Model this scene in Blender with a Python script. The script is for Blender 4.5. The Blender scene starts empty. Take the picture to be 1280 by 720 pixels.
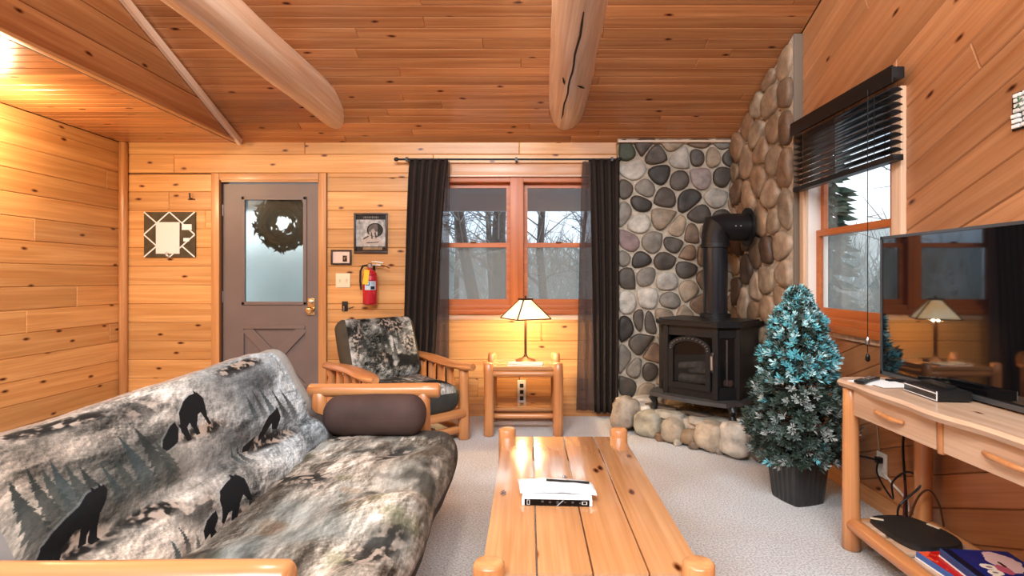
import bpy, bmesh, math, random
import numpy as np
from mathutils import Vector, Matrix, noise

random.seed(11)
RNG = np.random.default_rng(5)
SC = bpy.context.scene
COL = SC.collection
PI = math.pi
R = math.radians

# ------------------------------------------------------------------ camera, sky, lights, exposure
FPX = 690.0                      # focal length in pixels of a 1280 px wide frame
CAMZ = 1.21
cd = bpy.data.cameras.new('camera')
cd.sensor_width = 36.0
cd.lens = 36.0 * FPX / 1280.0
cd.shift_x = -20 / 1280.0
cd.shift_y = -13 / 1280.0
cd.clip_start = 0.02
cam = bpy.data.objects.new('camera', cd)
cam.location = (0, 0, CAMZ)
cam.rotation_euler = (PI / 2, 0, 0)
COL.objects.link(cam)
SC.camera = cam

SC.view_settings.view_transform = 'Standard'
SC.view_settings.look = 'None'
SC.view_settings.gamma = 1.0
SC.view_settings.use_curve_mapping = False
SC.view_settings.exposure = 0.4

w = bpy.data.worlds.new('sky')
SC.world = w
w.use_nodes = True
nt = w.node_tree
bg = nt.nodes['Background']
sky_tc = nt.nodes.new('ShaderNodeTexCoord')
sky_n = nt.nodes.new('ShaderNodeTexNoise')
sky_n.inputs['Scale'].default_value = 3.2
sky_n.inputs['Detail'].default_value = 5
sky_r = nt.nodes.new('ShaderNodeValToRGB')
sky_r.color_ramp.elements[0].position = 0.40
sky_r.color_ramp.elements[0].color = (0.42, 0.62, 0.86, 1)
sky_r.color_ramp.elements[1].position = 0.60
sky_r.color_ramp.elements[1].color = (0.86, 0.92, 0.97, 1)
nt.links.new(sky_tc.outputs['Generated'], sky_n.inputs['Vector'])
nt.links.new(sky_n.outputs['Fac'], sky_r.inputs['Fac'])
nt.links.new(sky_r.outputs['Color'], bg.inputs['Color'])
bg.inputs['Strength'].default_value = 1.4


def area_light(name, loc, target, sx, sy, power, col):
    l = bpy.data.lights.new(name, 'AREA')
    l.shape = 'RECTANGLE'
    l.size, l.size_y = sx, sy
    l.energy = power
    l.color = col
    o = bpy.data.objects.new(name, l)
    o.location = loc
    o.rotation_euler = (Vector(target) - Vector(loc)).to_track_quat('-Z', 'Y').to_euler()
    COL.objects.link(o)
    return o


def point_light(name, loc, power, col, radius):
    l = bpy.data.lights.new(name, 'POINT')
    l.energy = power
    l.color = col
    l.shadow_soft_size = radius
    o = bpy.data.objects.new(name, l)
    o.location = loc
    COL.objects.link(o)
    return o


# added soft fill high behind the camera
area_light('rear_fill', (-0.3, -0.7, 3.25), (-0.1, 3.2, 0.6), 3.6, 0.7, 215, (0.86, 0.94, 1.0))
# warm lamps over the entry, just past the edge of the frame
point_light('entry_lamp', (-3.28, 3.38, 2.16), 36, (1.0, 0.76, 0.46), 0.06)
point_light('entry_lamp', (-3.0, 1.6, 2.1), 38, (1.0, 0.72, 0.40), 0.10)
# added fill for vault and logs under the ridge, no fixture modelled
point_light('ridge_fill', (-0.5, 1.5, 2.9), 70, (1.0, 0.93, 0.84), 0.16)


# ------------------------------------------------------------------ materials
def new_mat(name):
    m = bpy.data.materials.new(name)
    m.use_nodes = True
    n = m.node_tree.nodes
    l = m.node_tree.links
    return m, n, l, n['Principled BSDF']


def ramp(n, stops):
    r = n.new('ShaderNodeValToRGB')
    e = r.color_ramp.elements
    while len(e) < len(stops):
        e.new(0.5)
    for k, (p, c) in enumerate(stops):
        e[k].position = p
        e[k].color = (*c, 1) if len(c) == 3 else c
    return r


def mixc(n, l, mode, fac, a, b):
    m = n.new('ShaderNodeMix')
    m.data_type = 'RGBA'
    m.blend_type = mode
    for sock, v in ((m.inputs[0], fac), (m.inputs[6], a), (m.inputs[7], b)):
        if isinstance(v, (int, float)):
            sock.default_value = v
        elif isinstance(v, tuple):
            sock.default_value = (*v, 1) if len(v) == 3 else v
        else:
            l.new(v, sock)
    return m.outputs[2]


def math_node(n, l, op, a, b=None):
    m = n.new('ShaderNodeMath')
    m.operation = op
    for sock, v in zip(m.inputs, (a, b)):
        if v is None:
            continue
        if isinstance(v, (int, float)):
            sock.default_value = v
        else:
            l.new(v, sock)
    return m.outputs[0]


def wood(name, axis, light, dark, rough=0.38, knots=0.5, knot_scale=1.0, vary=0.16, coat=0.25, flat=False):
    m, n, l, b = new_mat(name)
    tc = n.new('ShaderNodeTexCoord')
    oi = n.new('ShaderNodeObjectInfo')
    off = n.new('ShaderNodeVectorMath')
    off.operation = 'SCALE'
    off.inputs[0].default_value = (37.0, 11.0, 23.0)
    l.new(oi.outputs['Random'], off.inputs['Scale'])
    add = n.new('ShaderNodeVectorMath')
    l.new(tc.outputs['Object'], add.inputs[0])
    l.new(off.outputs[0], add.inputs[1])

    def mapped(along, across):
        mp = n.new('ShaderNodeMapping')
        s = [across] * 3
        s['xyz'.index(axis)] = along
        mp.inputs['Scale'].default_value = s
        l.new(add.outputs[0], mp.inputs['Vector'])
        return mp.outputs[0]
    g1 = n.new('ShaderNodeTexNoise')
    g1.inputs['Scale'].default_value = 1
    g1.inputs['Detail'].default_value = 4
    g1.inputs['Distortion'].default_value = 0.6
    l.new(mapped(0.9, 22), g1.inputs['Vector'])
    g2 = n.new('ShaderNodeTexNoise')
    g2.inputs['Scale'].default_value = 1
    g2.inputs['Detail'].default_value = 3
    l.new(mapped(1.6, 90), g2.inputs['Vector'])
    mid = tuple((a + c) / 2 for a, c in zip(light, dark))
    rp = ramp(n, [(0.30, dark), (0.50, mid), (0.66, light)])
    l.new(g1.outputs['Fac'], rp.inputs['Fac'])
    fine = ramp(n, [(0.35, (0.86, 0.83, 0.80)), (0.60, (1, 1, 1))])
    l.new(g2.outputs['Fac'], fine.inputs['Fac'])
    c = mixc(n, l, 'MULTIPLY', 0.8, rp.outputs[0], fine.outputs[0])
    # knots
    v = n.new('ShaderNodeTexVoronoi')
    v.inputs['Scale'].default_value = knot_scale
    if flat:
        v.voronoi_dimensions = '2D'
    nd = n.new('ShaderNodeTexNoise')
    nd.inputs['Scale'].default_value = 9
    l.new(add.outputs[0], nd.inputs['Vector'])
    vd = n.new('ShaderNodeVectorMath')
    vd.operation = 'MULTIPLY_ADD'
    vd.inputs[1].default_value = (0.10, 0.10, 0.10)
    l.new(nd.outputs['Color'], vd.inputs[0])
    l.new(mapped(2.6, 6.5), vd.inputs[2])
    l.new(vd.outputs[0], v.inputs['Vector'])
    core = ramp(n, [(0.020, (0.045, 0.016, 0.007)), (0.036, (0.28, 0.12, 0.055)), (0.085, (1, 1, 1))])
    l.new(v.outputs['Distance'], core.inputs['Fac'])
    sep = n.new('ShaderNodeSeparateColor')
    l.new(v.outputs['Color'], sep.inputs[0])
    mask = math_node(n, l, 'GREATER_THAN', sep.outputs[0], 1 - knots)
    c = mixc(n, l, 'MULTIPLY', mask, c, core.outputs[0])
    # board-to-board variation and tint
    hs = n.new('ShaderNodeHueSaturation')
    l.new(c, hs.inputs['Color'])
    mr = n.new('ShaderNodeMapRange')
    mr.inputs['To Min'].default_value = 1 - vary
    mr.inputs['To Max'].default_value = 1 + vary
    l.new(oi.outputs['Random'], mr.inputs['Value'])
    l.new(mr.outputs[0], hs.inputs['Value'])
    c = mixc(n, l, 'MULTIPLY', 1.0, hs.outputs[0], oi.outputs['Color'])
    l.new(c, b.inputs['Base Color'])
    b.inputs['Roughness'].default_value = rough
    b.inputs['Coat Weight'].default_value = coat
    b.inputs['Coat Roughness'].default_value = 0.22 if coat < 0.7 else 0.10
    b.inputs['Coat IOR'].default_value = 1.5 if coat < 0.7 else 1.8
    bp = n.new('ShaderNodeBump')
    bp.inputs['Strength'].default_value = 0.06
    bp.inputs['Distance'].default_value = 0.01
    l.new(g1.outputs['Fac'], bp.inputs['Height'])
    l.new(bp.outputs[0], b.inputs['Normal'])
    return m


def plain(name, col, rough=0.5, metal=0.0, noise_amt=0.0, noise_scale=20, bump=0.0, coat=0.0, spec=0.5, sheen=0.0):
    m, n, l, b = new_mat(name)
    b.inputs['Base Color'].default_value = (*col, 1)
    b.inputs['Roughness'].default_value = rough
    b.inputs['Metallic'].default_value = metal
    b.inputs['Coat Weight'].default_value = coat
    b.inputs['Specular IOR Level'].default_value = spec
    b.inputs['Sheen Weight'].default_value = sheen
    if noise_amt or bump:
        tc = n.new('ShaderNodeTexCoord')
        t = n.new('ShaderNodeTexNoise')
        t.inputs['Scale'].default_value = noise_scale
        t.inputs['Detail'].default_value = 5
        l.new(tc.outputs['Object'], t.inputs['Vector'])
        if noise_amt:
            a = tuple(max(0, x * (1 - noise_amt)) for x in col)
            c = tuple(min(1, x * (1 + noise_amt)) for x in col)
            rp = ramp(n, [(0.3, a), (0.7, c)])
            l.new(t.outputs['Fac'], rp.inputs['Fac'])
            l.new(rp.outputs[0], b.inputs['Base Color'])
        if bump:
            bp = n.new('ShaderNodeBump')
            bp.inputs['Strength'].default_value = bump
            bp.inputs['Distance'].default_value = 0.01
            l.new(t.outputs['Fac'], bp.inputs['Height'])
            l.new(bp.outputs[0], b.inputs['Normal'])
    return m


def stone_mat():
    m, n, l, b = new_mat('field_stone')
    tc = n.new('ShaderNodeTexCoord')
    oi = n.new('ShaderNodeObjectInfo')
    off = n.new('ShaderNodeVectorMath')
    off.operation = 'SCALE'
    off.inputs[0].default_value = (31, 17, 9)
    l.new(oi.outputs['Random'], off.inputs['Scale'])
    add = n.new('ShaderNodeVectorMath')
    l.new(tc.outputs['Object'], add.inputs[0])
    l.new(off.outputs[0], add.inputs[1])
    t = n.new('ShaderNodeTexNoise')
    t.inputs['Scale'].default_value = 11
    t.inputs['Detail'].default_value = 7
    t.inputs['Roughness'].default_value = 0.65
    l.new(add.outputs[0], t.inputs['Vector'])
    rp = ramp(n, [(0.30, (0.55, 0.54, 0.52)), (0.5, (0.95, 0.95, 0.95)), (0.72, (1.4, 1.38, 1.34))])
    l.new(t.outputs['Fac'], rp.inputs['Fac'])
    c = mixc(n, l, 'MULTIPLY', 1.0, oi.outputs['Color'], rp.outputs[0])
    l.new(c, b.inputs['Base Color'])
    b.inputs['Roughness'].default_value = 0.55
    bp = n.new('ShaderNodeBump')
    bp.inputs['Strength'].default_value = 0.35
    bp.inputs['Distance'].default_value = 0.012
    l.new(t.outputs['Fac'], bp.inputs['Height'])
    l.new(bp.outputs[0], b.inputs['Normal'])
    return m


def carpet_mat():
    m, n, l, b = new_mat('carpet')
    tc = n.new('ShaderNodeTexCoord')
    t = n.new('ShaderNodeTexNoise')
    t.inputs['Scale'].default_value = 110
    t.inputs['Detail'].default_value = 3
    l.new(tc.outputs['Object'], t.inputs['Vector'])
    big = n.new('ShaderNodeTexNoise')
    big.inputs['Scale'].default_value = 1.1
    l.new(tc.outputs['Object'], big.inputs['Vector'])
    rp = ramp(n, [(0.35, (0.38, 0.375, 0.375)), (0.62, (0.70, 0.72, 0.74))])
    l.new(t.outputs['Fac'], rp.inputs['Fac'])
    r2 = ramp(n, [(0.42, (0.84, 0.75, 0.68)), (0.60, (1, 1, 1))])
    l.new(big.outputs['Fac'], r2.inputs['Fac'])
    c = mixc(n, l, 'MULTIPLY', 1.0, rp.outputs[0], r2.outputs[0])
    l.new(c, b.inputs['Base Color'])
    b.inputs['Roughness'].default_value = 0.95
    b.inputs['Sheen Weight'].default_value = 0.2
    bp = n.new('ShaderNodeBump')
    bp.inputs['Strength'].default_value = 0.7
    bp.inputs['Distance'].default_value = 0.012
    l.new(t.outputs['Fac'], bp.inputs['Height'])
    l.new(bp.outputs[0], b.inputs['Normal'])
    return m


def glass_mat(name, haze=0.0, tint=(1, 1, 1), haze_col=(0.8, 0.82, 0.82)):
    m = bpy.data.materials.new(name)
    m.use_nodes = True
    n, l = m.node_tree.nodes, m.node_tree.links
    n.remove(n['Principled BSDF'])
    out = n['Material Output']
    tr = n.new('ShaderNodeBsdfTransparent')
    tr.inputs[0].default_value = (*tint, 1)
    gl = n.new('ShaderNodeBsdfGlossy')
    gl.inputs['Roughness'].default_value = 0.02
    fr = n.new('ShaderNodeFresnel')
    # the same reflectance on both faces of the pane (no total reflection at its far face)
    ge = n.new('ShaderNodeNewGeometry')
    io = n.new('ShaderNodeMapRange')
    io.inputs['To Min'].default_value = 1.45
    io.inputs['To Max'].default_value = 1 / 1.45
    l.new(ge.outputs['Backfacing'], io.inputs['Value'])
    l.new(io.outputs[0], fr.inputs[0])
    mx = n.new('ShaderNodeMixShader')
    l.new(fr.outputs[0], mx.inputs[0])
    l.new(tr.outputs[0], mx.inputs[1])
    l.new(gl.outputs[0], mx.inputs[2])
    last = mx.outputs[0]
    if haze:
        df = n.new('ShaderNodeBsdfDiffuse')
        df.inputs[0].default_value = (*haze_col, 1)
        tl = n.new('ShaderNodeBsdfTranslucent')
        tl.inputs[0].default_value = (*haze_col, 1)
        m1 = n.new('ShaderNodeMixShader')
        m1.inputs[0].default_value = 0.6
        l.new(df.outputs[0], m1.inputs[1])
        l.new(tl.outputs[0], m1.inputs[2])
        m2 = n.new('ShaderNodeMixShader')
        m2.inputs[0].default_value = haze
        l.new(last, m2.inputs[1])
        l.new(m1.outputs[0], m2.inputs[2])
        last = m2.outputs[0]
    l.new(last, out.inputs[0])
    return m


def sheer_mat(name, col, clear):
    m = bpy.data.materials.new(name)
    m.use_nodes = True
    n, l = m.node_tree.nodes, m.node_tree.links
    n.remove(n['Principled BSDF'])
    tr = n.new('ShaderNodeBsdfTransparent')
    df = n.new('ShaderNodeBsdfDiffuse')
    df.inputs[0].default_value = (*col, 1)
    tl = n.new('ShaderNodeBsdfTranslucent')
    tl.inputs[0].default_value = (*col, 1)
    a = n.new('ShaderNodeMixShader')
    a.inputs[0].default_value = 0.35
    l.new(df.outputs[0], a.inputs[1])
    l.new(tl.outputs[0], a.inputs[2])
    b = n.new('ShaderNodeMixShader')
    b.inputs[0].default_value = clear
    l.new(a.outputs[0], b.inputs[1])
    l.new(tr.outputs[0], b.inputs[2])
    l.new(b.outputs[0], n['Material Output'].inputs[0])
    return m


def emit_mat(name, col, strength):
    m, n, l, b = new_mat(name)
    b.inputs['Base Color'].default_value = (*col, 1)
    b.inputs['Roughness'].default_value = 0.3
    b.inputs['Emission Color'].default_value = (*col, 1)
    b.inputs['Emission Strength'].default_value = strength
    return m


def print_mat(name, arr, rough=0.8, bump=0.0):
    """A flat print: the array (rows from the top, sRGB 0..1) is drawn here by the script itself."""
    h, wd = arr.shape[:2]
    im = bpy.data.images.new(name, wd, h)
    px = np.ones((h, wd, 4), np.float32)
    px[..., :3] = np.clip(arr, 0, 1)[::-1]
    im.pixels.foreach_set(px.ravel())
    im.pack()
    m, n, l, b = new_mat(name)
    t = n.new('ShaderNodeTexImage')
    t.image = im
    uv = n.new('ShaderNodeUVMap')
    l.new(uv.outputs[0], t.inputs['Vector'])
    l.new(t.outputs['Color'], b.inputs['Base Color'])
    b.inputs['Roughness'].default_value = rough
    b.inputs['Specular IOR Level'].default_value = 0.25
    if bump:
        tc = n.new('ShaderNodeTexCoord')
        nz = n.new('ShaderNodeTexNoise')
        nz.inputs['Scale'].default_value = 14
        nz.inputs['Detail'].default_value = 5
        l.new(tc.outputs['Object'], nz.inputs['Vector'])
        bp = n.new('ShaderNodeBump')
        bp.inputs['Strength'].default_value = bump
        bp.inputs['Distance'].default_value = 0.03
        l.new(nz.outputs['Fac'], bp.inputs['Height'])
        l.new(bp.outputs[0], b.inputs['Normal'])
    return m


PINE_L, PINE_D = (0.72, 0.390, 0.150), (0.56, 0.255, 0.078)
PLANK = wood('pine_plank', 'x', PINE_L, PINE_D, 0.40, 0.50, 0.9, coat=0.08, flat=True)
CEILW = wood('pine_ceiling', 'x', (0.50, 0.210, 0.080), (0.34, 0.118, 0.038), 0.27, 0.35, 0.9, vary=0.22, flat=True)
TRIMX = wood('pine_trim_x', 'x', (0.62, 0.30, 0.115), (0.46, 0.19, 0.06), 0.4, 0.1, vary=0.05)
TRIMY = wood('pine_trim_y', 'y', (0.62, 0.30, 0.115), (0.46, 0.19, 0.06), 0.4, 0.1, vary=0.05)
TRIMZ = wood('pine_trim_z', 'z', (0.62, 0.30, 0.115), (0.46, 0.19, 0.06), 0.4, 0.1, vary=0.05)
TRIM = {'x': TRIMX, 'y': TRIMY, 'z': TRIMZ}
LOGBIG = wood('peeled_log', 'x', (0.72, 0.53, 0.40), (0.54, 0.31, 0.18), 0.42, 0.7, 0.8, coat=0.35)
LOGF = wood('furniture_log', 'x', (0.64, 0.29, 0.11), (0.48, 0.175, 0.055), 0.33, 0.6, 1.0, vary=0.08, coat=0.4)
FURN = {a: wood('furniture_pine_' + a, a, (0.64, 0.33, 0.145), (0.49, 0.215, 0.08), 0.16, 0.5, 0.9, vary=0.08, coat=0.8, flat=True) for a in 'xyz'}
DESK = {a: wood('desk_pine_' + a, a, (0.72, 0.50, 0.35), (0.58, 0.35, 0.21), 0.3, 0.6, 1.1, vary=0.05, coat=0.3) for a in 'xyz'}
ENDGRAIN = plain('log_end', (0.60, 0.27, 0.10), 0.5, noise_amt=0.3, noise_scale=30)
STAIN = {a: wood('stained_sash_' + a, a, (0.56, 0.160, 0.034), (0.44, 0.105, 0.020), 0.42, 0.0, vary=0.04, coat=0.05) for a in 'xyz'}
GAP = plain('dark_gap', (0.10, 0.04, 0.015), 0.9)
STONE = stone_mat()
MORTAR = plain('mortar', (0.46, 0.385, 0.30), 0.9, noise_amt=0.25, noise_scale=30, bump=0.4)
CARPET = carpet_mat()
DOORP = plain('door_paint', (0.165, 0.125, 0.115), 0.45, noise_amt=0.06, noise_scale=4)
BLACKM = plain('black_iron', (0.009, 0.009, 0.010), 0.38, noise_amt=0.2, noise_scale=40, spec=0.38)
PIPEM = plain('stove_pipe_paint', (0.010, 0.012, 0.016), 0.26, spec=0.5)
BLACKP = plain('black_plastic', (0.010, 0.010, 0.010), 0.34, spec=0.3)
SILVER = plain('brushed_metal', (0.65, 0.65, 0.66), 0.3, 1.0)
BRASS = plain('brass', (0.72, 0.55, 0.30), 0.25, 1.0)
BRONZE = plain('dark_bronze', (0.09, 0.035, 0.015), 0.4, 0.6)
WHITE = plain('white_plastic', (0.82, 0.80, 0.76), 0.45)
PAPER = plain('paper', (0.86, 0.85, 0.83), 0.7)
CREAM = plain('cream_plate', (0.78, 0.66, 0.46), 0.5)
DRAPE = plain('dark_brown_drape', (0.021, 0.013, 0.010), 0.8, noise_amt=0.2, noise_scale=60, spec=0.3)
BROWNF = plain('brown_suede', (0.055, 0.040, 0.035), 0.85, noise_amt=0.22, noise_scale=9, bump=0.15, spec=0.25)
GLASS = glass_mat('window_glass')
SCREEN = glass_mat('insect_screen', 0.30, tint=(0.88, 0.90, 0.88), haze_col=(0.62, 0.64, 0.61))
FROST, _fn, _fl, _fb = new_mat('frosted_glass')
_fb.inputs['Transmission Weight'].default_value = 1.0
_fb.inputs['Roughness'].default_value = 0.22
_fb.inputs['IOR'].default_value = 1.25
_fb.inputs['Base Color'].default_value = (0.88, 0.97, 0.92, 1)
SHEER = sheer_mat('sheer_drape', (0.13, 0.10, 0.095), 0.42)


# ------------------------------------------------------------------ object helpers
def link_mesh(name, me, mats, parent=None, M=None):
    o = bpy.data.objects.new(name, me)
    COL.objects.link(o)
    for m in (mats if isinstance(mats, (list, tuple)) else [mats]):
        if len(me.materials) < len(mats if isinstance(mats, (list, tuple)) else [mats]):
            me.materials.append(m)
    if parent is not None:
        o.parent = parent
    if M is not None:
        o.matrix_local = M
    return o


def mesh(name, vs, fs, mats, parent=None, M=None, smooth=False, midx=None, uv=None, split=None):
    me = bpy.data.meshes.new(name)
    me.from_pydata([tuple(v) for v in vs], [], fs)
    if smooth:
        me.polygons.foreach_set('use_smooth', [True] * len(me.polygons))
    if uv is not None:
        L = me.uv_layers.new(name='UVMap')
        for lp in me.loops:
            L.data[lp.index].uv = uv[lp.vertex_index]
    o = link_mesh(name, me, mats, parent, M)
    if midx is not None:
        me.polygons.foreach_set('material_index', midx)
    if smooth and split:
        try:
            me.set_sharp_from_angle(angle=R(split))
        except Exception:
            pass
    me.update()
    return o


def thing(name, label, cat, loc=(0, 0, 0), rz=0.0, group=None):
    o = bpy.data.objects.new(name, None)
    o.empty_display_size = 0.1
    COL.objects.link(o)
    o.location = loc
    o.rotation_euler = (0, 0, rz)
    o['label'] = label
    o['category'] = cat
    if group:
        o['group'] = group
    return o


def tag(o, label, cat, group=None):
    o['label'] = label
    o['category'] = cat
    if group:
        o['group'] = group
    return o


def structure(o):
    o['kind'] = 'structure'
    return o


def holder(name):
    o = bpy.data.objects.new(name, None)
    o.empty_display_size = 0.1
    COL.objects.link(o)
    o['kind'] = 'structure'
    return o


class MB:
    """Collects simple shapes into one mesh."""

    def __init__(self):
        self.v, self.f = [], []

    def add(self, vs, fs, M=None):
        b = len(self.v)
        self.v.extend([(M @ Vector(v)) if M is not None else Vector(v) for v in vs])
        self.f.extend([tuple(i + b for i in f) for f in fs])
        return self

    def box(self, c, s, M=None, bev=0.0):
        x, y, z = s[0] / 2, s[1] / 2, s[2] / 2
        if not bev:
            vs = [(c[0] + i * x, c[1] + j * y, c[2] + k * z) for i in (-1, 1) for j in (-1, 1) for k in (-1, 1)]
            fs = [(0, 1, 3, 2), (4, 6, 7, 5), (0, 4, 5, 1), (2, 3, 7, 6), (0, 2, 6, 4), (1, 5, 7, 3)]
            return self.add(vs, fs, M)
        bm = bmesh.new()
        bmesh.ops.create_cube(bm, size=1.0)
        for v in bm.verts:
            v.co = Vector((v.co.x * s[0], v.co.y * s[1], v.co.z * s[2]))
        bmesh.ops.bevel(bm, geom=bm.edges[:], offset=bev, segments=2, profile=0.7, affect='EDGES')
        bm.verts.index_update()
        vs = [v.co + Vector(c) for v in bm.verts]
        fs = [tuple(v.index for v in f.verts) for f in bm.faces]
        bm.free()
        return self.add(vs, fs, M)

    def tube(self, pts, rad, seg=10, closed=False, caps=True):
        pts = [Vector(p) for p in pts]
        n = len(pts)
        rad = rad if isinstance(rad, (list, tuple)) else [rad] * n
        b = len(self.v)
        up = None
        for i, p in enumerate(pts):
            if closed:
                t = pts[(i + 1) % n] - pts[i - 1]
            else:
                t = pts[min(i + 1, n - 1)] - pts[max(i - 1, 0)]
            t.normalize()
            if up is None:
                up = t.orthogonal().normalized()
            up = (up - t * up.dot(t))
            up = up.normalized() if up.length > 1e-6 else t.orthogonal().normalized()
            s = t.cross(up)
            for k in range(seg):
                a = 2 * PI * k / seg
                self.v.append(p + (up * math.cos(a) + s * math.sin(a)) * rad[i])
        rows = n if closed else n - 1
        for i in range(rows):
            for k in range(seg):
                a, c = b + i * seg + k, b + i * seg + (k + 1) % seg
                d = b + ((i + 1) % n) * seg
                self.f.append((a, c, d + (k + 1) % seg, d + k))
        if caps and not closed:
            self.f.append(tuple(b + k for k in reversed(range(seg))))
            self.f.append(tuple(b + (n - 1) * seg + k for k in range(seg)))
        return self

    def lathe(self, prof, seg=20, M=None, caps=True):
        vs, fs = [], []
        for r, z in prof:
            for k in range(seg):
                a = 2 * PI * k / seg
                vs.append((r * math.cos(a), r * math.sin(a), z))
        for i in range(len(prof) - 1):
            for k in range(seg):
                fs.append((i * seg + k, i * seg + (k + 1) % seg, (i + 1) * seg + (k + 1) % seg, (i + 1) * seg + k))
        if caps:
            fs.append(tuple(reversed(range(seg))))
            fs.append(tuple((len(prof) - 1) * seg + k for k in range(seg)))
        return self.add(vs, fs, M)

    def build(self, name, mat, parent=None, M=None, smooth=False, split=40):
        return mesh(name, self.v, self.f, mat, parent, M, smooth, split=split)


def box(name, c, s, mat, parent=None, bev=0.0, rot=None):
    """A box with its own origin at its centre; MAT may be a dict of wood by grain axis (the longest side)."""
    if isinstance(mat, dict):
        mat = mat['xyz'[max(range(3), key=lambda i: s[i])]]
    M = Matrix.Translation(c)
    if rot is not None:
        M = M @ rot
    return MB().box((0, 0, 0), s, None, bev).build(name, mat, parent, M, smooth=bool(bev))


def rot_between(p0, p1):
    d = (Vector(p1) - Vector(p0))
    return d.to_track_quat('X', 'Z').to_matrix().to_4x4()


def log(name, p0, p1, r0, r1=None, parent=None, mat=None, seg=14, rings=8, wobble=0.05, chamfer=0.25, seed=None, bow=0.0):
    """A log along local X from p0 to p1; the cut ends are a second material."""
    r1 = r0 if r1 is None else r1
    L = (Vector(p1) - Vector(p0)).length
    sd = random.random() * 100 if seed is None else seed
    vs, fs, mi = [], [], []
    cr = min(chamfer * min(r0, r1), L * 0.2)
    xs = [0.0] + [cr + (L - 2 * cr) * i / rings for i in range(rings + 1)] + [L]
    for i, x in enumerate(xs):
        r = r0 + (r1 - r0) * x / L
        if i in (0, len(xs) - 1):
            r -= cr
        for k in range(seg):
            a = 2 * PI * k / seg
            q = noise.noise((x * 2.5 + sd, math.cos(a) * 0.9, math.sin(a) * 0.9))
            rr = r * (1 + wobble * q * 2)
            vs.append((x, rr * math.cos(a), rr * math.sin(a) + bow * math.sin(PI * x / L)))
    for i in range(len(xs) - 1):
        for k in range(seg):
            fs.append((i * seg + k, i * seg + (k + 1) % seg, (i + 1) * seg + (k + 1) % seg, (i + 1) * seg + k))
            mi.append(0)
    fs.append(tuple(reversed(range(seg))))
    fs.append(tuple((len(xs) - 1) * seg + k for k in range(seg)))
    mi += [1, 1]
    fs = [tuple(reversed(f)) for f in fs]
    M = Matrix.Translation(p0) @ rot_between(p0, p1)
    return mesh(name, vs, fs, [mat or LOGF, ENDGRAIN], parent, M, True, mi, split=50)


def copy_tree(o, parent=None):
    c = o.copy()
    COL.objects.link(c)
    if parent is not None:
        c.parent = parent
    for ch in list(o.children):
        copy_tree(ch, c)
    return c


# ------------------------------------------------------------------ polygons, planks, stones
def clip(poly, a, b, c):
    """The part of a convex polygon where a*x + b*y <= c."""
    out = []
    n = len(poly)
    for i in range(n):
        p, q = poly[i], poly[(i + 1) % n]
        dp, dq = a * p[0] + b * p[1] - c, a * q[0] + b * q[1] - c
        if dp <= 0:
            out.append(p)
        if dp * dq < 0:
            t = dp / (dp - dq)
            out.append((p[0] + (q[0] - p[0]) * t, p[1] + (q[1] - p[1]) * t))
    return out


def area2(poly):
    return sum(poly[i][0] * poly[(i + 1) % len(poly)][1] - poly[(i + 1) % len(poly)][0] * poly[i][1] for i in range(len(poly))) / 2


def edges_of(poly):
    """Half planes a*x+b*y<=c of a counter-clockwise convex polygon."""
    for i in range(len(poly)):
        p, q = poly[i], poly[(i + 1) % len(poly)]
        a, b = q[1] - p[1], p[0] - q[0]
        n = math.hypot(a, b)
        if n > 1e-9:
            yield a / n, b / n, (a * p[0] + b * p[1]) / n


def clip_to(poly, conv):
    for a, b, c in edges_of(conv):
        if len(poly) < 3:
            return []
        poly = clip(poly, a, b, c)
    return poly if len(poly) > 2 and area2(poly) > 1e-4 else []


def minus(poly, hole):
    if not clip_to(poly, hole):
        return [poly]
    out, rest = [], poly
    for a, b, c in edges_of(hole):
        if len(rest) < 3:
            break
        q = clip(rest, -a, -b, -c)
        if len(q) > 2 and area2(q) > 4e-4:
            out.append(q)
        rest = clip(rest, a, b, c)
    return out


def inset(poly, d):
    p = poly
    for a, b, c in edges_of(poly):
        p = clip(p, a, b, c - d)
        if len(p) < 3:
            return []
    return p


def plank(poly, thick, bev, parent, frame, mat, tint=None, name='plank'):
    """A board of outline POLY (in the wall's own plane, grain along x) with chamfered face edges."""
    top = inset(poly, bev)
    low = inset(poly, 0.0006) or poly
    if len(top) < 3:
        return None
    # ring of the same count: scale each outline point towards the inset by offsetting along bisectors
    n = len(low)
    edges = []
    for i in range(n):
        p, q = low[i], low[(i + 1) % n]
        dx, dy = q[0] - p[0], q[1] - p[1]
        L = math.hypot(dx, dy) or 1
        edges.append((dy / L, -dx / L))
    ins = []
    for i in range(n):
        a, b = edges[i - 1], edges[i]
        k = 1 + a[0] * b[0] + a[1] * b[1]
        k = max(k, 0.35)
        ins.append((low[i][0] - (a[0] + b[0]) / k * bev, low[i][1] - (a[1] + b[1]) / k * bev))
    cx = sum(p[0] for p in low) / n
    cy = sum(p[1] for p in low) / n
    vs = [(p[0] - cx, p[1] - cy, 0) for p in low] + [(p[0] - cx, p[1] - cy, thick - bev) for p in low] + [(p[0] - cx, p[1] - cy, thick) for p in ins]
    fs = [tuple(2 * n + i for i in range(n))]
    for i in range(n):
        j = (i + 1) % n
        fs.append((i, j, n + j, n + i))
        fs.append((n + i, n + j, 2 * n + j, 2 * n + i))
    o = mesh(name, vs, fs, mat, parent, frame @ Matrix.Translation((cx, cy, 0)))
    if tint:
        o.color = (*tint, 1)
    return o


def rect(x0, y0, x1, y1):
    return [(x0, y0), (x1, y0), (x1, y1), (x0, y1)]


def frame_of(origin, ax, ay):
    ax, ay = Vector(ax).normalized(), Vector(ay).normalized()
    az = ax.cross(ay)
    M = Matrix((ax, ay, az)).transposed().to_4x4()
    M.translation = Vector(origin)
    return M


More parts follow.
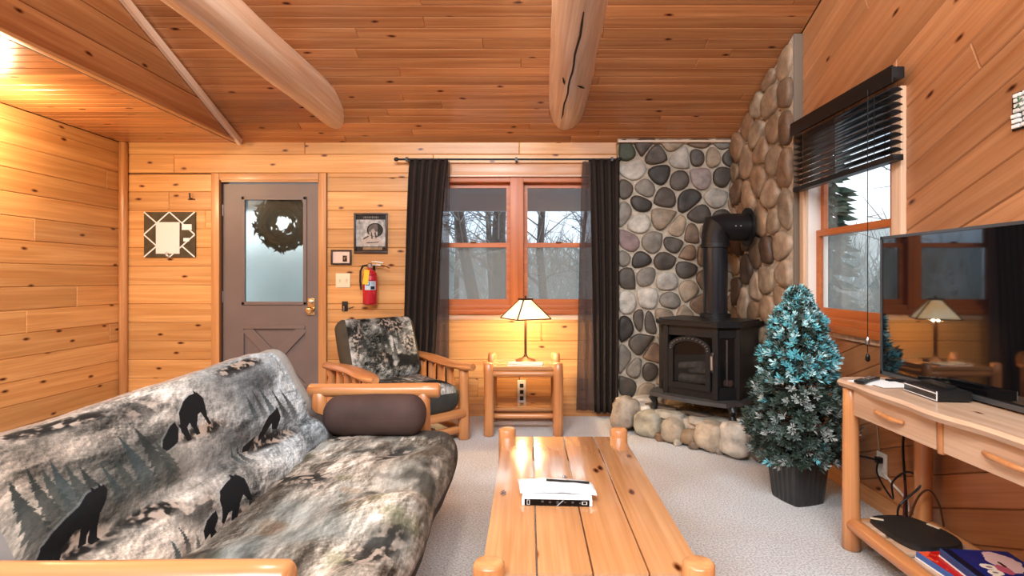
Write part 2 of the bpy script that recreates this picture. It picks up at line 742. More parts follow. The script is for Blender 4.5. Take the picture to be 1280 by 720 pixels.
def boards(parent, frame, region, row, holes, mat, thick=0.016, bev=0.0055, piece=(1.2, 2.6), tint=None, first=0.0, one_piece=False, jitter=0.0):
    xs, ys = [p[0] for p in region], [p[1] for p in region]
    y = min(ys) + first
    while y < max(ys) - 1e-6:
        x = min(xs) - (0 if one_piece else random.uniform(0, piece[1] * 0.8))
        while x < max(xs):
            x2 = max(xs) + 1 if one_piece else x + random.uniform(*piece)
            ps = [clip_to(rect(x, y, x2, y + row), region)]
            for h in holes:
                ps = [q for p in ps if p for q in minus(p, h)]
            for p in ps:
                if p and area2(p) > 6e-4:
                    plank(p, thick + random.uniform(0, jitter), bev, parent, frame, mat, tint)
            x = x2
        y += row


def voronoi(seeds, region):
    out = []
    for i, s in enumerate(seeds):
        p = list(region)
        for j, t in enumerate(seeds):
            if i == j:
                continue
            a, b = t[0] - s[0], t[1] - s[1]
            d = math.hypot(a, b)
            if d > 0.9 or d < 1e-6:
                continue
            p = clip(p, a / d, b / d, (a * (s[0] + t[0]) + b * (s[1] + t[1])) / 2 / d)
            if len(p) < 3:
                break
        out.append(p if len(p) > 2 and area2(p) > 5e-4 else None)
    return out


def chaikin(p, k=2):
    for _ in range(k):
        q = []
        for i in range(len(p)):
            a, b = p[i], p[(i + 1) % len(p)]
            q.append((a[0] * 0.75 + b[0] * 0.25, a[1] * 0.75 + b[1] * 0.25))
            q.append((a[0] * 0.25 + b[0] * 0.75, a[1] * 0.25 + b[1] * 0.75))
        p = q
    return p


def resample(p, n):
    d = [0]
    m = len(p)
    for i in range(m):
        d.append(d[-1] + math.dist(p[i], p[(i + 1) % m]))
    out, j = [], 0
    for k in range(n):
        t = d[-1] * k / n
        while d[j + 1] < t:
            j += 1
        f = (t - d[j]) / max(d[j + 1] - d[j], 1e-9)
        a, b = p[j], p[(j + 1) % m]
        out.append((a[0] + (b[0] - a[0]) * f, a[1] + (b[1] - a[1]) * f))
    return out


def stone(cell, parent, frame, color, depth, gap=0.010, name='stone'):
    p = inset(cell, gap * random.uniform(0.8, 1.3))
    if len(p) < 3 or area2(p) < 8e-4:
        return None
    n = 18
    p = resample(chaikin(p, 2), n)
    cx, cy = sum(q[0] for q in p) / n, sum(q[1] for q in p) / n
    sd = random.random() * 50
    vs, fs = [], []
    tx, ty = random.uniform(-0.25, 0.25), random.uniform(-0.25, 0.25)
    for s, h in ((1.0, -0.02), (0.985, 0.50), (0.93, 0.86), (0.72, 1.0), (0.36, 1.03)):
        for x, y in p:
            u, v = (x - cx) * s, (y - cy) * s
            q = noise.noise((u * 10 + sd, v * 10, sd)) * 0.36
            vs.append((u, v, max(-0.02, depth * (h + (q + tx * u * 5 + ty * v * 5) * min(h, 1))) if h > 0 else -0.02))
    vs.append((0, 0, depth * (1.03 + 0.36 * noise.noise((sd, 0, sd)))))
    for r in range(4):
        for k in range(n):
            fs.append((r * n + k, r * n + (k + 1) % n, (r + 1) * n + (k + 1) % n, (r + 1) * n + k))
    for k in range(n):
        fs.append((4 * n + k, 4 * n + (k + 1) % n, 5 * n))
    o = mesh(name, vs, fs, STONE, parent, frame @ Matrix.Translation((cx, cy, 0)), True)
    o.color = (*color, 1)
    return o


def fill_seeds(seeds, region, dist, tries=6000):
    xs, ys = [p[0] for p in region], [p[1] for p in region]
    s = list(seeds)
    for _ in range(tries):
        q = (random.uniform(min(xs), max(xs)), random.uniform(min(ys), max(ys)))
        if all(a * q[0] + b * q[1] <= c - 0.03 for a, b, c in edges_of(region)) and all(math.dist(q, t[:2]) > dist * random.uniform(0.8, 1.25) for t in s):
            s.append(q)
    return s


def rbox(h, r, n, M, puff=0.0, fold=0.0, seed=0.0, puff_axis=1, fold_scale=4.0, disp=None):
    """Rounded box: half sizes H, corner radius R, N cells per axis; returns vertices, faces and the unplaced vertices."""
    vs, fs, idx, raw = [], [], {}, []

    def par(i, m, hh):
        # denser near the corners
        t = i / m * 2 - 1
        k = max(1, round(m * min(0.3, r / (2 * hh) + 0.12)))
        if i <= k:
            return -hh + r * (i / k) if r * 1.0 < hh else -hh + hh * i / k
        if i >= m - k:
            return hh - r * ((m - i) / k) if r < hh else hh - hh * (m - i) / k
        lo, hi = -hh + r, hh - r
        return lo + (hi - lo) * (i - k) / (m - 2 * k)

    def vert(i, j, k):
        key = (i, j, k)
        if key in idx:
            return idx[key]
        p = Vector((par(i, n[0], h[0]), par(j, n[1], h[1]), par(k, n[2], h[2])))
        q = Vector([max(-(h[a] - r), min(h[a] - r, p[a])) for a in range(3)])
        d = p - q
        if d.length > 1e-9:
            p = q + d.normalized() * r
        o = [a for a in range(3) if a != puff_axis]
        w = 1.0
        for a in o:
            w *= max(0.0, 1 - (p[a] / h[a]) ** 2) ** 0.5
        base = p.copy()
        p[puff_axis] += math.copysign(puff * w, p[puff_axis]) * min(1, abs(p[puff_axis]) / h[puff_axis])
        if fold:
            nrm = d.normalized() if d.length > 1e-9 else Vector((0, 0, 0))
            f = noise.noise(Vector((p.x * fold_scale, p.y * fold_scale, p.z * fold_scale)) + Vector((seed, 0, 0)))
            f2 = noise.noise(Vector((p.x * fold_scale * 2.6, p.y * fold_scale * 2.6, p.z * fold_scale * 2.6)) + Vector((0, seed, 0)))
            p += nrm * fold * (f + 0.5 * f2)
        if disp:
            p = disp(p)
        idx[key] = len(vs)
        raw.append(base)
        vs.append(M @ p)
        return idx[key]
    for ax in range(3):
        a, b = [t for t in range(3) if t != ax]
        for side in (0, n[ax]):
            for i in range(n[a]):
                for j in range(n[b]):
                    quad = []
                    for di, dj in ((0, 0), (1, 0), (1, 1), (0, 1)):
                        c = [0, 0, 0]
                        c[ax], c[a], c[b] = side, i + di, j + dj
                        quad.append(vert(*c))
                    flip = (side == 0) != (ax == 1)
                    fs.append(tuple(reversed(quad)) if flip else tuple(quad))
    return vs, fs, raw


def cushion(name, h, r, n, M, mat, parent, uvf=None, side=None, side_mat=None, side_name='side_panel', **kw):
    """A cushion; the faces for which SIDE(face centre before placing) is true become a sub-part of another cloth."""
    vs, fs, raw = rbox(h, r, n, M, **kw)
    uv = [uvf(p) for p in raw] if uvf else None

    def sub(keep, nm, mt, par):
        used = sorted({i for f in keep for i in f})
        at = {i: k for k, i in enumerate(used)}
        return mesh(nm, [vs[i] for i in used], [tuple(at[i] for i in f) for f in keep], mt, par, None, True, uv=[uv[i] for i in used] if uv else None)
    if side is None:
        return sub(fs, name, mat, parent)
    key = [side(sum((raw[i] for i in f), Vector()) / len(f)) for f in fs]
    o = sub([f for f, k in zip(fs, key) if not k], name, mat, parent)
    for k0 in sorted({k for k in key if k}):
        sub([f for f, k in zip(fs, key) if k == k0], side_name, side_mat, o)
    return o


# ------------------------------------------------------------------ flat prints drawn with numpy
def fbm(h, wd, base=(4, 6), octaves=6, gain=0.55, seed=0):
    g = np.random.default_rng(seed)
    out = np.zeros((h, wd))
    amp, tot = 1.0, 0.0
    by, bx = base
    for _ in range(octaves):
        a = g.random((int(by) + 2, int(bx) + 2))
        yy = np.linspace(0, by, h)[:, None]
        xx = np.linspace(0, bx, wd)[None, :]
        y0, x0 = yy.astype(int), xx.astype(int)
        fy, fx = yy - y0, xx - x0
        fy, fx = fy * fy * (3 - 2 * fy), fx * fx * (3 - 2 * fx)
        v = (a[y0, x0] * (1 - fx) + a[y0, x0 + 1] * fx) * (1 - fy) + (a[y0 + 1, x0] * (1 - fx) + a[y0 + 1, x0 + 1] * fx) * fy
        out += v * amp
        tot += amp
        amp *= gain
        by, bx = by * 2, bx * 2
    return out / tot


def poly_mask(h, wd, pts):
    yy, xx = np.mgrid[0:h, 0:wd]
    xx, yy = xx + 0.5, yy + 0.5
    m = np.zeros((h, wd), bool)
    n = len(pts)
    for i in range(n):
        (x0, y0), (x1, y1) = pts[i], pts[(i + 1) % n]
        if y0 == y1:
            continue
        c = (yy < y0) != (yy < y1)
        m ^= c & (xx < (x1 - x0) * (yy - y0) / (y1 - y0) + x0)
    return m


def paint(img, mask, col, a=1.0):
    k = (mask * a)[..., None] if mask.dtype != bool else (mask.astype(float) * a)[..., None]
    img[:] = img * (1 - k) + np.array(col) * k


def relief(h, wd, base, seed, k):
    """Rock-like light and dark sides: the slope of a noise field along a diagonal."""
    n = fbm(h, wd, base, 7, 0.62, seed)
    e = n - np.roll(np.roll(n, 3, 0), 2, 1)
    return np.clip(e * k, -1, 1)


def wild_base(h, wd, seed, lo, hi, streak=(5, 7), con=2.6):
    n1 = fbm(h, wd, streak, 8, 0.66, seed)
    n2 = fbm(h, wd, (3, 3), 3, 0.5, seed + 1)
    t = np.clip((n1 - 0.5) * con + 0.5, 0, 1)[..., None]
    img = np.array(lo) * (1 - t) + np.array(hi) * t
    img *= (0.78 + 0.42 * n2)[..., None]
    img += (relief(h, wd, (5, 6), seed + 2, 9) * 0.17)[..., None]
    img += (relief(h, wd, (14, 18), seed + 3, 8) * 0.20 * np.clip((n2 - 0.38) * 4, 0, 1))[..., None]
    fl = fbm(h, wd, (26, 9), 5, 0.62, seed + 7)
    img -= (np.clip((fl - 0.56) * 9, 0, 1) * 0.17 * np.clip((n2 - 0.30) * 3, 0.15, 1))[..., None]
    img += np.random.default_rng(seed).normal(0, 0.035, (h, wd))[..., None]
    return img


def spruce(img, x, y, wd, ht, col, seed, a=0.85):
    """A pointed tree silhouette whose foot fades into mist; x, y is the tip in pixels."""
    H, W = img.shape[:2]
    g = np.random.default_rng(seed)
    y0, y1 = int(max(0, y)), int(min(H, y + ht))
    xs = np.arange(W)
    for r in range(y0, y1):
        f = (r - y) / ht
        half = wd / 2 * f * (0.72 + 0.5 * ((f * 9) % 1.0)) + g.normal(0, 0.7)
        m = np.clip(half - np.abs(xs - x) + 0.5, 0, 1) * a * (1 - 0.75 * f ** 2)
        img[r] = img[r] * (1 - m[:, None]) + np.array(col) * m[:, None]


def rocky(img, cx, cy, rx, ry, ang, seed, a=0.95):
    H, W = img.shape[:2]
    yy, xx = np.mgrid[0:H, 0:W]
    u = ((xx - cx) * math.cos(ang) + (yy - cy) * math.sin(ang)) / rx
    v = (-(xx - cx) * math.sin(ang) + (yy - cy) * math.cos(ang)) / ry
    m = np.clip(1.3 - (u * u + v * v) * 1.2 + (fbm(H, W, (8, 8), 4, 0.6, seed) - 0.5) * 2, 0, 1) * a
    t = np.clip((fbm(H, W, (34, 44), 3, 0.6, seed + 3) - 0.46) * 7, 0, 1)[..., None]
    c = np.array((0.10, 0.095, 0.09)) * (1 - t) + np.array((0.66, 0.60, 0.55)) * t
    img[:] = img * (1 - m[..., None]) + c * m[..., None]


def sofa_back_print():
    H, W = 480, 900
    img = wild_base(H, W, 3, (0.40, 0.41, 0.41), (0.76, 0.77, 0.765))
    X = lambda y: (y - 1.135) / 1.6 * W
    Y = lambda s: H * (1 - (s + 0.1) / 0.85)
    yy, xx = np.mgrid[0:H, 0:W]
    warm = np.clip(1 - xx / W * 1.6, 0, 1)[..., None]
    img = img * (1 - warm) + img * np.array((1.10, 0.99, 0.90)) * warm
    cool = np.clip(xx / W * 1.8 - 0.9, 0, 1)[..., None]
    img = img * (1 - cool) + img * np.array((0.92, 1.0, 1.07)) * cool
    # dusk in the spruce valley, a plain grey border at the far end
    val = np.clip(1 - ((xx - X(1.40)) / 190.0) ** 2 - ((yy - Y(0.27)) / 78.0) ** 2, 0, 1) ** 0.6
    paint(img, val * 0.42, (0.25, 0.275, 0.27))
    dim = np.clip(1 - ((xx - X(1.85)) / 140.0) ** 2 - ((yy - Y(0.22)) / 40.0) ** 2, 0, 1)
    paint(img, dim * 0.35, (0.28, 0.30, 0.31))
    # brown seam along the crest and green moss below it
    crest = np.clip(1 - np.abs(yy - Y(0.565)) / 14, 0, 1) * 0.8
    paint(img, crest, (0.62, 0.52, 0.46))
    for cx, cs, rx, ry, an, sd in ((1.35, 0.505, 0.20, 0.035, 0.10, 1), (2.26, 0.485, 0.24, 0.045, 0.0, 2), (1.80, 0.315, 0.17, 0.03, 0.05, 3),
                                   (1.30, 0.19, 0.10, 0.035, 0.15, 4), (1.76, 0.012, 0.15, 0.03, 0.1, 5), (2.2, 0.165, 0.24, 0.035, 0.1, 6), (1.49, 0.165, 0.10, 0.03, 0.2, 7),
                                   (1.66, 0.46, 0.13, 0.05, 0.0, 8), (1.6, 0.10, 0.10, 0.05, 0.0, 9)):
        rocky(img, X(cx), Y(cs), rx / 1.6 * W, ry / 0.85 * H, an, 40 + sd, 0.55 if sd in (8, 9) else 0.95)
    tall = [(1.246, 0.411, 0.176), (1.278, 0.399, 0.16), (1.304, 0.407, 0.15), (1.365, 0.364, 0.11), (1.463, 0.366, 0.14), (1.516, 0.404, 0.19), (1.578, 0.411, 0.2), (1.611, 0.351, 0.15),
            (1.42, 0.35, 0.12), (1.20, 0.40, 0.2), (1.335, 0.385, 0.13), (1.462, 0.08, 0.07), (1.508, 0.096, 0.08), (1.55, 0.057, 0.05),
            (1.909, 0.217, 0.08), (1.946, 0.21, 0.08), (2.205, 0.376, 0.13), (2.265, 0.37, 0.15), (2.352, 0.341, 0.16), (2.43, 0.33, 0.14), (2.15, 0.36, 0.1)]
    for k, (y, s, h) in enumerate(tall):
        spruce(img, X(y), Y(s), h * 0.46 / 1.6 * W * (0.8 + 0.1 * (k % 4)), h / 0.85 * H, ((0.15, 0.17, 0.165), (0.22, 0.245, 0.235), (0.20, 0.25, 0.26))[k % 3], 90 + k)
    bears = [[(1.392, .296), (1.395, .281), (1.38, .259), (1.352, .235), (1.341, .204), (1.319, .21), (1.311, .201), (1.3, .202), (1.302, .223), (1.28, .226), (1.253, .21), (1.23, .21), (1.21, .205), (1.19, .198), (1.175, .208), (1.195, .23), (1.225, .247), (1.263, .261), (1.308, .274), (1.338, .292), (1.365, .294)],
             [(1.903, .438), (1.915, .412), (1.893, .372), (1.877, .345), (1.862, .355), (1.859, .369), (1.84, .368), (1.801, .33), (1.78, .337), (1.792, .357), (1.755, .338), (1.725, .33), (1.747, .365), (1.765, .396), (1.813, .426), (1.859, .439)],
             [(1.725, .374), (1.725, .348), (1.688, .313), (1.66, .306), (1.627, .301), (1.619, .315), (1.637, .337), (1.671, .354), (1.697, .368)],
             [(2.316, .262), (2.308, .225), (2.253, .187), (2.22, .197), (2.227, .218), (2.161, .193), (2.109, .181), (2.116, .201), (2.163, .223), (2.229, .248)],
             [(2.096, .207), (2.061, .184), (2.014, .172), (1.967, .179), (1.989, .195), (2.053, .201)],
             [(1.816, .132), (1.833, .105), (1.82, .067), (1.818, .031), (1.796, .041), (1.787, .064), (1.758, .047), (1.738, .015), (1.709, .018), (1.72, .042), (1.704, .044), (1.677, .023), (1.668, .033), (1.681, .055), (1.692, .091), (1.717, .114), (1.762, .124)],
             [(1.658, .073), (1.657, .051), (1.631, .03), (1.64, .014), (1.607, .01), (1.605, .028), (1.579, .02), (1.58, .046), (1.609, .064), (1.639, .071)]]
    for b in bears:
        pts = [(X(p[0]), Y(p[1])) for p in b]
        m = poly_mask(H, W, pts)
        rim = poly_mask(H, W, [(x - 2, y - 3) for x, y in pts]) & ~m
        paint(img, rim, (0.60, 0.62, 0.64), 0.35)
        paint(img, m, (0.05, 0.06, 0.075))
    for b in ([(1.322, .26), (1.346, .26), (1.342, .178), (1.318, .178)], [(1.296, .25), (1.318, .25), (1.312, .186), (1.292, .186)], [(1.195, .235), (1.235, .235), (1.205, .150), (1.170, .150)],
              [(1.228, .235), (1.252, .235), (1.242, .175), (1.222, .175)], [(1.372, .29), (1.380, .305), (1.386, .29)], [(1.352, .288), (1.357, .304), (1.366, .292)],
              [(1.735, .36), (1.768, .36), (1.752, .300), (1.728, .300)], [(1.785, .365), (1.806, .365), (1.802, .306), (1.782, .306)], [(1.858, .37), (1.876, .37), (1.884, .320), (1.866, .320)],
              [(1.884, .435), (1.891, .452), (1.899, .434)], [(1.792, .128), (1.80, .143), (1.808, .128)], [(2.296, .255), (2.305, .272), (2.31, .25)]):
        paint(img, poly_mask(H, W, [(X(p[0]), Y(p[1])) for p in b]), (0.05, 0.06, 0.075))
    bd = np.clip((xx - X(2.595)) / 8.0, 0, 1) * 0.9
    paint(img, bd, (0.60, 0.585, 0.565))
    paint(img, bd * np.clip((yy - Y(0.20)) / 30.0, 0, 1), (0.26, 0.225, 0.205))
    return np.clip(img, 0.03, 0.95) ** 1.15


def seat_print():
    H, W = 420, 900
    img = wild_base(H, W, 23, (0.33, 0.30, 0.265), (0.76, 0.725, 0.675), (11, 5), 2.9)
    for cx, cy, rx, ry, sd in ((500, 300, 70, 70, 1), (700, 170, 90, 30, 2), (250, 110, 90, 30, 3), (150, 330, 80, 40, 4), (820, 320, 60, 50, 5), (60, 150, 60, 40, 6)):
        rocky(img, cx, cy, rx, ry, -0.3, 140 + sd, 0.8)
    g = np.clip((fbm(H, W, (3, 5), 4, 0.5, 77) - 0.55) * 5, 0, 1)
    paint(img, g * 0.5, (0.55, 0.60, 0.60))
    e = np.clip((fbm(H, W, (5, 9), 4, 0.55, 79) - 0.60) * 7, 0, 1)
    paint(img, e * 0.6, (0.15, 0.14, 0.12))
    o = np.clip((fbm(H, W, (6, 9), 4, 0.55, 82) - 0.64) * 8, 0, 1)
    paint(img, o * 0.30, (0.55, 0.38, 0.25))
    yy, xx = np.mgrid[0:H, 0:W]
    wob = fbm(H, W, (8, 8), 4, 0.6, 91) * 40 - 20
    paint(img, np.clip((xx + wob - 815) / 25.0, 0, 1) * 0.8, (0.27, 0.24, 0.22))
    m = np.clip((fbm(H, W, (6, 9), 4, 0.55, 86) - 0.67) * 8, 0, 1)
    paint(img, m * 0.30, (0.36, 0.38, 0.22))
    return np.clip(img, 0.03, 0.95) ** 1.12


def chair_print():
    H, W = 320, 400
    img = wild_base(H, W, 53, (0.10, 0.11, 0.10), (0.72, 0.72, 0.70))
    for k, (cx, cy, rx, ry) in enumerate(((70, 120, 45, 110), (250, 60, 80, 40), (230, 230, 110, 36), (330, 150, 40, 60))):
        rocky(img, cx, cy, rx, ry, 0.2, 180 + k, 0.85)
    paint(img, np.clip((fbm(H, W, (4, 5), 4, 0.5, 60) - 0.56) * 9, 0, 1) * 0.85, (0.05, 0.055, 0.055))
    paint(img, np.clip((fbm(H, W, (4, 5), 4, 0.5, 64) - 0.62) * 9, 0, 1) * 0.8, (0.80, 0.80, 0.79))
    for k in range(7):
        spruce(img, 100 + 30 * k, 90 + 20 * (k % 3), 34, 110, (0.16, 0.17, 0.16), 300 + k)
    return np.clip(img, 0.02, 0.95)


BACKPRINT = print_mat('bear_landscape_print', sofa_back_print(), 0.85, 0.25)
SEATPRINT = print_mat('rock_landscape_print', seat_print(), 0.85, 0.3)
CHAIRPRINT = print_mat('dark_landscape_print', chair_print(), 0.85, 0.2)

# ------------------------------------------------------------------ the room
XL, XR, YB, YF = -3.55, 1.83, 4.83, -2.6
XS = -2.516                      # plane of the soffit panel
ZC, SL = 2.39, 0.40              # ceiling height at the back wall, slope of the vault
YRIDGE = 1.1
cz = lambda y: ZC + SL * (YB - y)
ZTOP = cz(YRIDGE)

# floor
fl = MB().box(((XL + XR) / 2, (YB + YF) / 2, -0.05), (XR - XL + 0.3, YB - YF + 0.3, 0.1)).build('floor', CARPET)
structure(fl)


def backing(name, frame, polys, thick=0.10, mat=GAP, parent=None):
    """Wall core behind the boards: prisms of the convex POLYS in the plane of the wall."""
    mb = MB()
    for p in polys:
        n = len(p)
        vs = [(x, y, 0) for x, y in p] + [(x, y, -thick) for x, y in p]
        fs = [tuple(range(n)), tuple(reversed(range(n, 2 * n)))] + [(i, i + n, (i + 1) % n + n, (i + 1) % n) for i in range(n)]
        mb.add(vs, fs, frame)
    return mb.build(name, mat, parent)


def cut_all(region, holes):
    ps = [region]
    for h in holes:
        ps = [q for p in ps for q in minus(p, h)]
    return ps


T = 0.016
DX0, DX1, DZ = -2.70, -1.815, 2.06            # door opening
WX0, WX1, WZ0, WZ1 = -0.86, 0.66, 0.93, 2.085  # back window opening
door_hole = rect(DX0, -0.1, DX1, DZ)
win_hole = rect(WX0, WZ0, WX1, WZ1)

# back wall: local x = X, y = Z
F = frame_of((0, YB + T, 0), (1, 0, 0), (0, 0, 1))
wall_back = structure(backing('wall_back', F, cut_all(rect(XL - 0.1, 0, XR + 0.1, 2.9), [door_hole, win_hole])))
boards(wall_back, F, rect(XL, 0.0, 0.80, ZC + 0.03), 0.1635,
       [rect(DX0 - 0.055, -0.1, DX1 + 0.055, DZ + 0.055), win_hole], PLANK, piece=(1.6, 3.4))

# left wall: local x = Y, y = Z
F = frame_of((XL - T, 0, 0), (0, 1, 0), (0, 0, 1))
wall_left = structure(backing('wall_left', F, [rect(YF, 0, YB + 0.1, 4.2)]))
boards(wall_left, F, rect(YF, 0, YB, ZC), 0.1635, [], PLANK, piece=(1.6, 3.2))

# right wall: boards run parallel to the vault; local x = -Y, y = Z, turned by the slope
th = math.atan(SL)
WY0, WY1 = 2.74, 3.62
RZ0, RZ1 = 0.93, 2.10
F0 = frame_of((XR + T, 0, 0), (0, -1, 0), (0, 0, 1))
wr_region = [(-YB - 0.1, 0), (-YF, 0), (-YF, 2.9), (-YRIDGE, ZTOP + 0.1), (-YB - 0.1, ZC + 0.06)]
wr_hole = rect(-WY1, RZ0, -WY0, RZ1)
wall_right = structure(backing('wall_right', F0, cut_all(wr_region, [wr_hole])))
F = F0 @ Matrix.Rotation(th, 4, 'Z')
cth, sth = math.cos(th), math.sin(th)
turn = lambda p: (p[0] * cth + p[1] * sth, -p[0] * sth + p[1] * cth)
STY = 3.685                       # the stone on the right wall ends here
xs_right = [(-STY, 0.0), (1.0, 0.0), (1.0, cz(-1.0) - 0.0), (-YRIDGE, ZTOP), (-STY, cz(STY))]
xs_right = [(-STY, 0.0), (0.8, 0.0), (0.8, 3.05), (-YRIDGE, ZTOP), (-STY, cz(STY))]
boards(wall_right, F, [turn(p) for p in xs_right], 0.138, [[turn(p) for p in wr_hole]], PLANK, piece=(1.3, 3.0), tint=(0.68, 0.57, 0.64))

# sloping vault, flat ceiling over the entry, rear slope
n_s = math.sqrt(1 + SL * SL)
Fs = frame_of((0, YB, ZC), (1, 0, 0), (0, -1 / n_s, SL / n_s))
Fs = Fs @ Matrix.Translation((0, 0, -T))
Ls = (YB - YRIDGE) * n_s
ceiling = holder('ceiling')
backing('backing', Fs, [rect(XS - 0.02, -0.2, XR + 0.15, Ls)], parent=ceiling)
Fr = frame_of((0, YF - 0.2, 2.30), (1, 0, 0), (0, YRIDGE - YF + 0.2, ZTOP - 2.30)) 
Fr = frame_of((0, YRIDGE, ZTOP), (1, 0, 0), Vector((0, YF - 0.2 - YRIDGE, -0.75)))
backing('rear_slope', Fr, [rect(XS - 0.02, 0, XR + 0.15, 4.1)], mat=CEILW, parent=ceiling)
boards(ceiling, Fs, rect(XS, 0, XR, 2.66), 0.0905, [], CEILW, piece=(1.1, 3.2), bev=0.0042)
Ff = frame_of((0, YB, ZC + T), (1, 0, 0), (0, -1, 0))
entry = holder('ceiling_entry')
backing('backing', Ff, [rect(XL - 0.1, -0.1, XS, YB - YF)], parent=entry)
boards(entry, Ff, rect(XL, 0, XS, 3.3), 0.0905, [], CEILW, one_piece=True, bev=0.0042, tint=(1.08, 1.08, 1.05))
# soffit panel between the two ceilings: a triangle, boards along Y
Fp = frame_of((XS, 0, 0), (0, 1, 0), (0, 0, 1))
soffit = holder('wall_soffit')
tri = [(YRIDGE, ZC - 0.005), (YB, ZC - 0.005), (YB, ZC + 0.01), (YRIDGE, ZTOP)]
backing('backing', Fp @ Matrix.Translation((0, 0, -0.002)), [tri], 0.05, parent=soffit)
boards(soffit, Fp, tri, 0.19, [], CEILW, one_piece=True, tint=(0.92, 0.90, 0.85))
# pale strip along the top of the panel and thin edge along its foot
p0, p1 = Vector((XS + 0.035, 4.76, cz(4.76) - 0.045)), Vector((XS + 0.035, 1.3, cz(1.3) - 0.045))
MS = Matrix.Translation((p0 + p1) / 2) @ rot_between(p0, p1)
st = MB().box((0, 0, 0), ((p1 - p0).length, 0.03, 0.055), None, 0.004).build('trim_1', LOGBIG, None, MS)
structure(st)
structure(box('trim_2', (XS + 0.008, 3.0, ZC - 0.008), (0.04, 3.6, 0.018), TRIM, bev=0.003))
# the wall behind the photographer
structure(MB().box(((XL + XR) / 2, YF - 0.05, 1.5), (XR - XL + 0.3, 0.1, 3.2)).build('wall_front', wood('rear_wall_pine', 'x', PINE_L, PINE_D)))

# corner post, baseboards
structure(log('trim_3', (XL + 0.03, YB - 0.03, 0), (XL + 0.03, YB - 0.03, ZC), 0.034, None, None, TRIMX, 12, 4, 0.02))
structure(box('baseboard_back', (-0.52, YB - 0.008, 0.055), (2.49, 0.016, 0.11), TRIM, bev=0.003))
structure(box('baseboard_left', (XL + 0.008, 2.5, 0.055), (0.016, 4.5, 0.11), TRIM, bev=0.003))
structure(box('baseboard_right', (XR - 0.008, 2.0, 0.045), (0.016, 3.0, 0.09), TRIM, bev=0.003))

# ------------------------------------------------------------------ stone facing in the corner
DK, DD, MD, LT, TN, PK, BR = (0.070, 0.055, 0.042), (0.032, 0.026, 0.021), (0.20, 0.175, 0.145), (0.46, 0.425, 0.37), (0.30, 0.225, 0.155), (0.22, 0.15, 0.145), (0.165, 0.10, 0.06)
crop = [(70, 78, (0.05, 0.06, 0.03)), (170, 90, DK), (255, 100, LT), (315, 95, DK), (365, 95, TN), (430, 95, DK), (90, 145, LT), (183, 158, DD), (250, 182, DK), (325, 170, (0.34, 0.27, 0.25)),
        (405, 168, DK), (455, 185, TN), (55, 212, DK), (130, 210, MD), (110, 258, DD), (202, 240, DK), (282, 242, DD), (380, 245, LT), (110, 325, LT), (190, 310, TN), (245, 352, TN),
        (325, 298, DK), (400, 310, DK), (58, 285, MD), (75, 402, PK), (155, 400, MD), (115, 458, DD), (200, 458, DK), (285, 435, BR), (345, 360, TN), (65, 515, DK), (130, 510, MD), (205, 530, LT),
        (290, 560, TN), (60, 605, LT), (145, 590, LT), (210, 600, MD), (335, 440, BR), (340, 530, BR), (55, 690, DD), (130, 668, DK), (200, 650, TN), (270, 660, TN), (455, 265, TN), (420, 400, BR)]
seeds, cols = [], []
for cx, cy, c in crop:
    seeds.append(((760 + cx * 0.361 - 660) / 145.6, CAMZ - (160 + cy * 0.361 - 347) / 145.6))
    cols.append(c)
for px, py, c in ((805, 401, DK), (801, 432, DK), (780, 449, MD), (795, 460, MD), (811, 462, DK), (786, 487, DK), (807, 494, TN)):
    seeds.append(((px - 660) / 145.6, CAMZ - (py - 347) / 145.6))
    cols.append(c)
SB = 0.055
region = rect(0.775, 0.0, XR, cz(YB - 0.06))
allseeds = fill_seeds(seeds, region, 0.145)
Fst = frame_of((0, YB - SB, 0), (1, 0, 0), (0, 0, 1))
MB().box((1.305, YB - SB / 2 + 0.004, 1.2), (1.06, SB, 2.44)).build('mortar_panel', MORTAR, wall_back)
for k, cell in enumerate(voronoi(allseeds, region)):
    if cell:
        c = cols[k] if k < len(cols) else random.choice((TN, BR, BR, DK, MD))
        q = random.uniform(0.85, 1.15)
        c = tuple(x * q for x in c)
        stone(cell, wall_back, Fst, c, random.uniform(0.022, 0.036), 0.0055)
Frs = frame_of((XR - SB, 0, 0), (0, -1, 0), (0, 0, 1))
region = [(-YB + SB, 0), (-STY, 0), (-STY, cz(STY) - 0.01), (-YB + SB, cz(YB - SB) - 0.01)]
panel = MB()
vs = [(x, y, 0.0) for x, y in region] + [(x, y, -SB) for x, y in region]
panel.add(vs, [(0, 1, 2, 3), (7, 6, 5, 4), (0, 4, 5, 1), (1, 5, 6, 2), (2, 6, 7, 3), (3, 7, 4, 0)], Frs)
panel.build('mortar_panel', MORTAR, wall_right)
rs = fill_seeds([], region, 0.185)
TB = (0.34, 0.225, 0.140)
for cell in voronoi(rs, region):
    if cell:
        c = random.choice((TB, TB, TB, TN, TN, BR, (0.40, 0.29, 0.20), (0.10, 0.06, 0.04), (0.28, 0.17, 0.10)))
        q = random.uniform(0.85, 1.15)
        stone(cell, wall_right, Frs, tuple(x * q for x in c), random.uniform(0.025, 0.05), 0.006)
structure(box('trim_4', (XR - 0.03, STY - 0.006, cz(STY) / 2), (0.06, 0.010, cz(STY) - 0.03), plain('dark_edge_strip', (0.16, 0.12, 0.085), 0.5), bev=0.002))
structure(box('trim_5', (1.27, YB - 0.06, 2.378), (1.0, 0.10, 0.018), LOGBIG, bev=0.003))

# ------------------------------------------------------------------ door
door = holder('door_1')
dcx = (DX0 + DX1) / 2
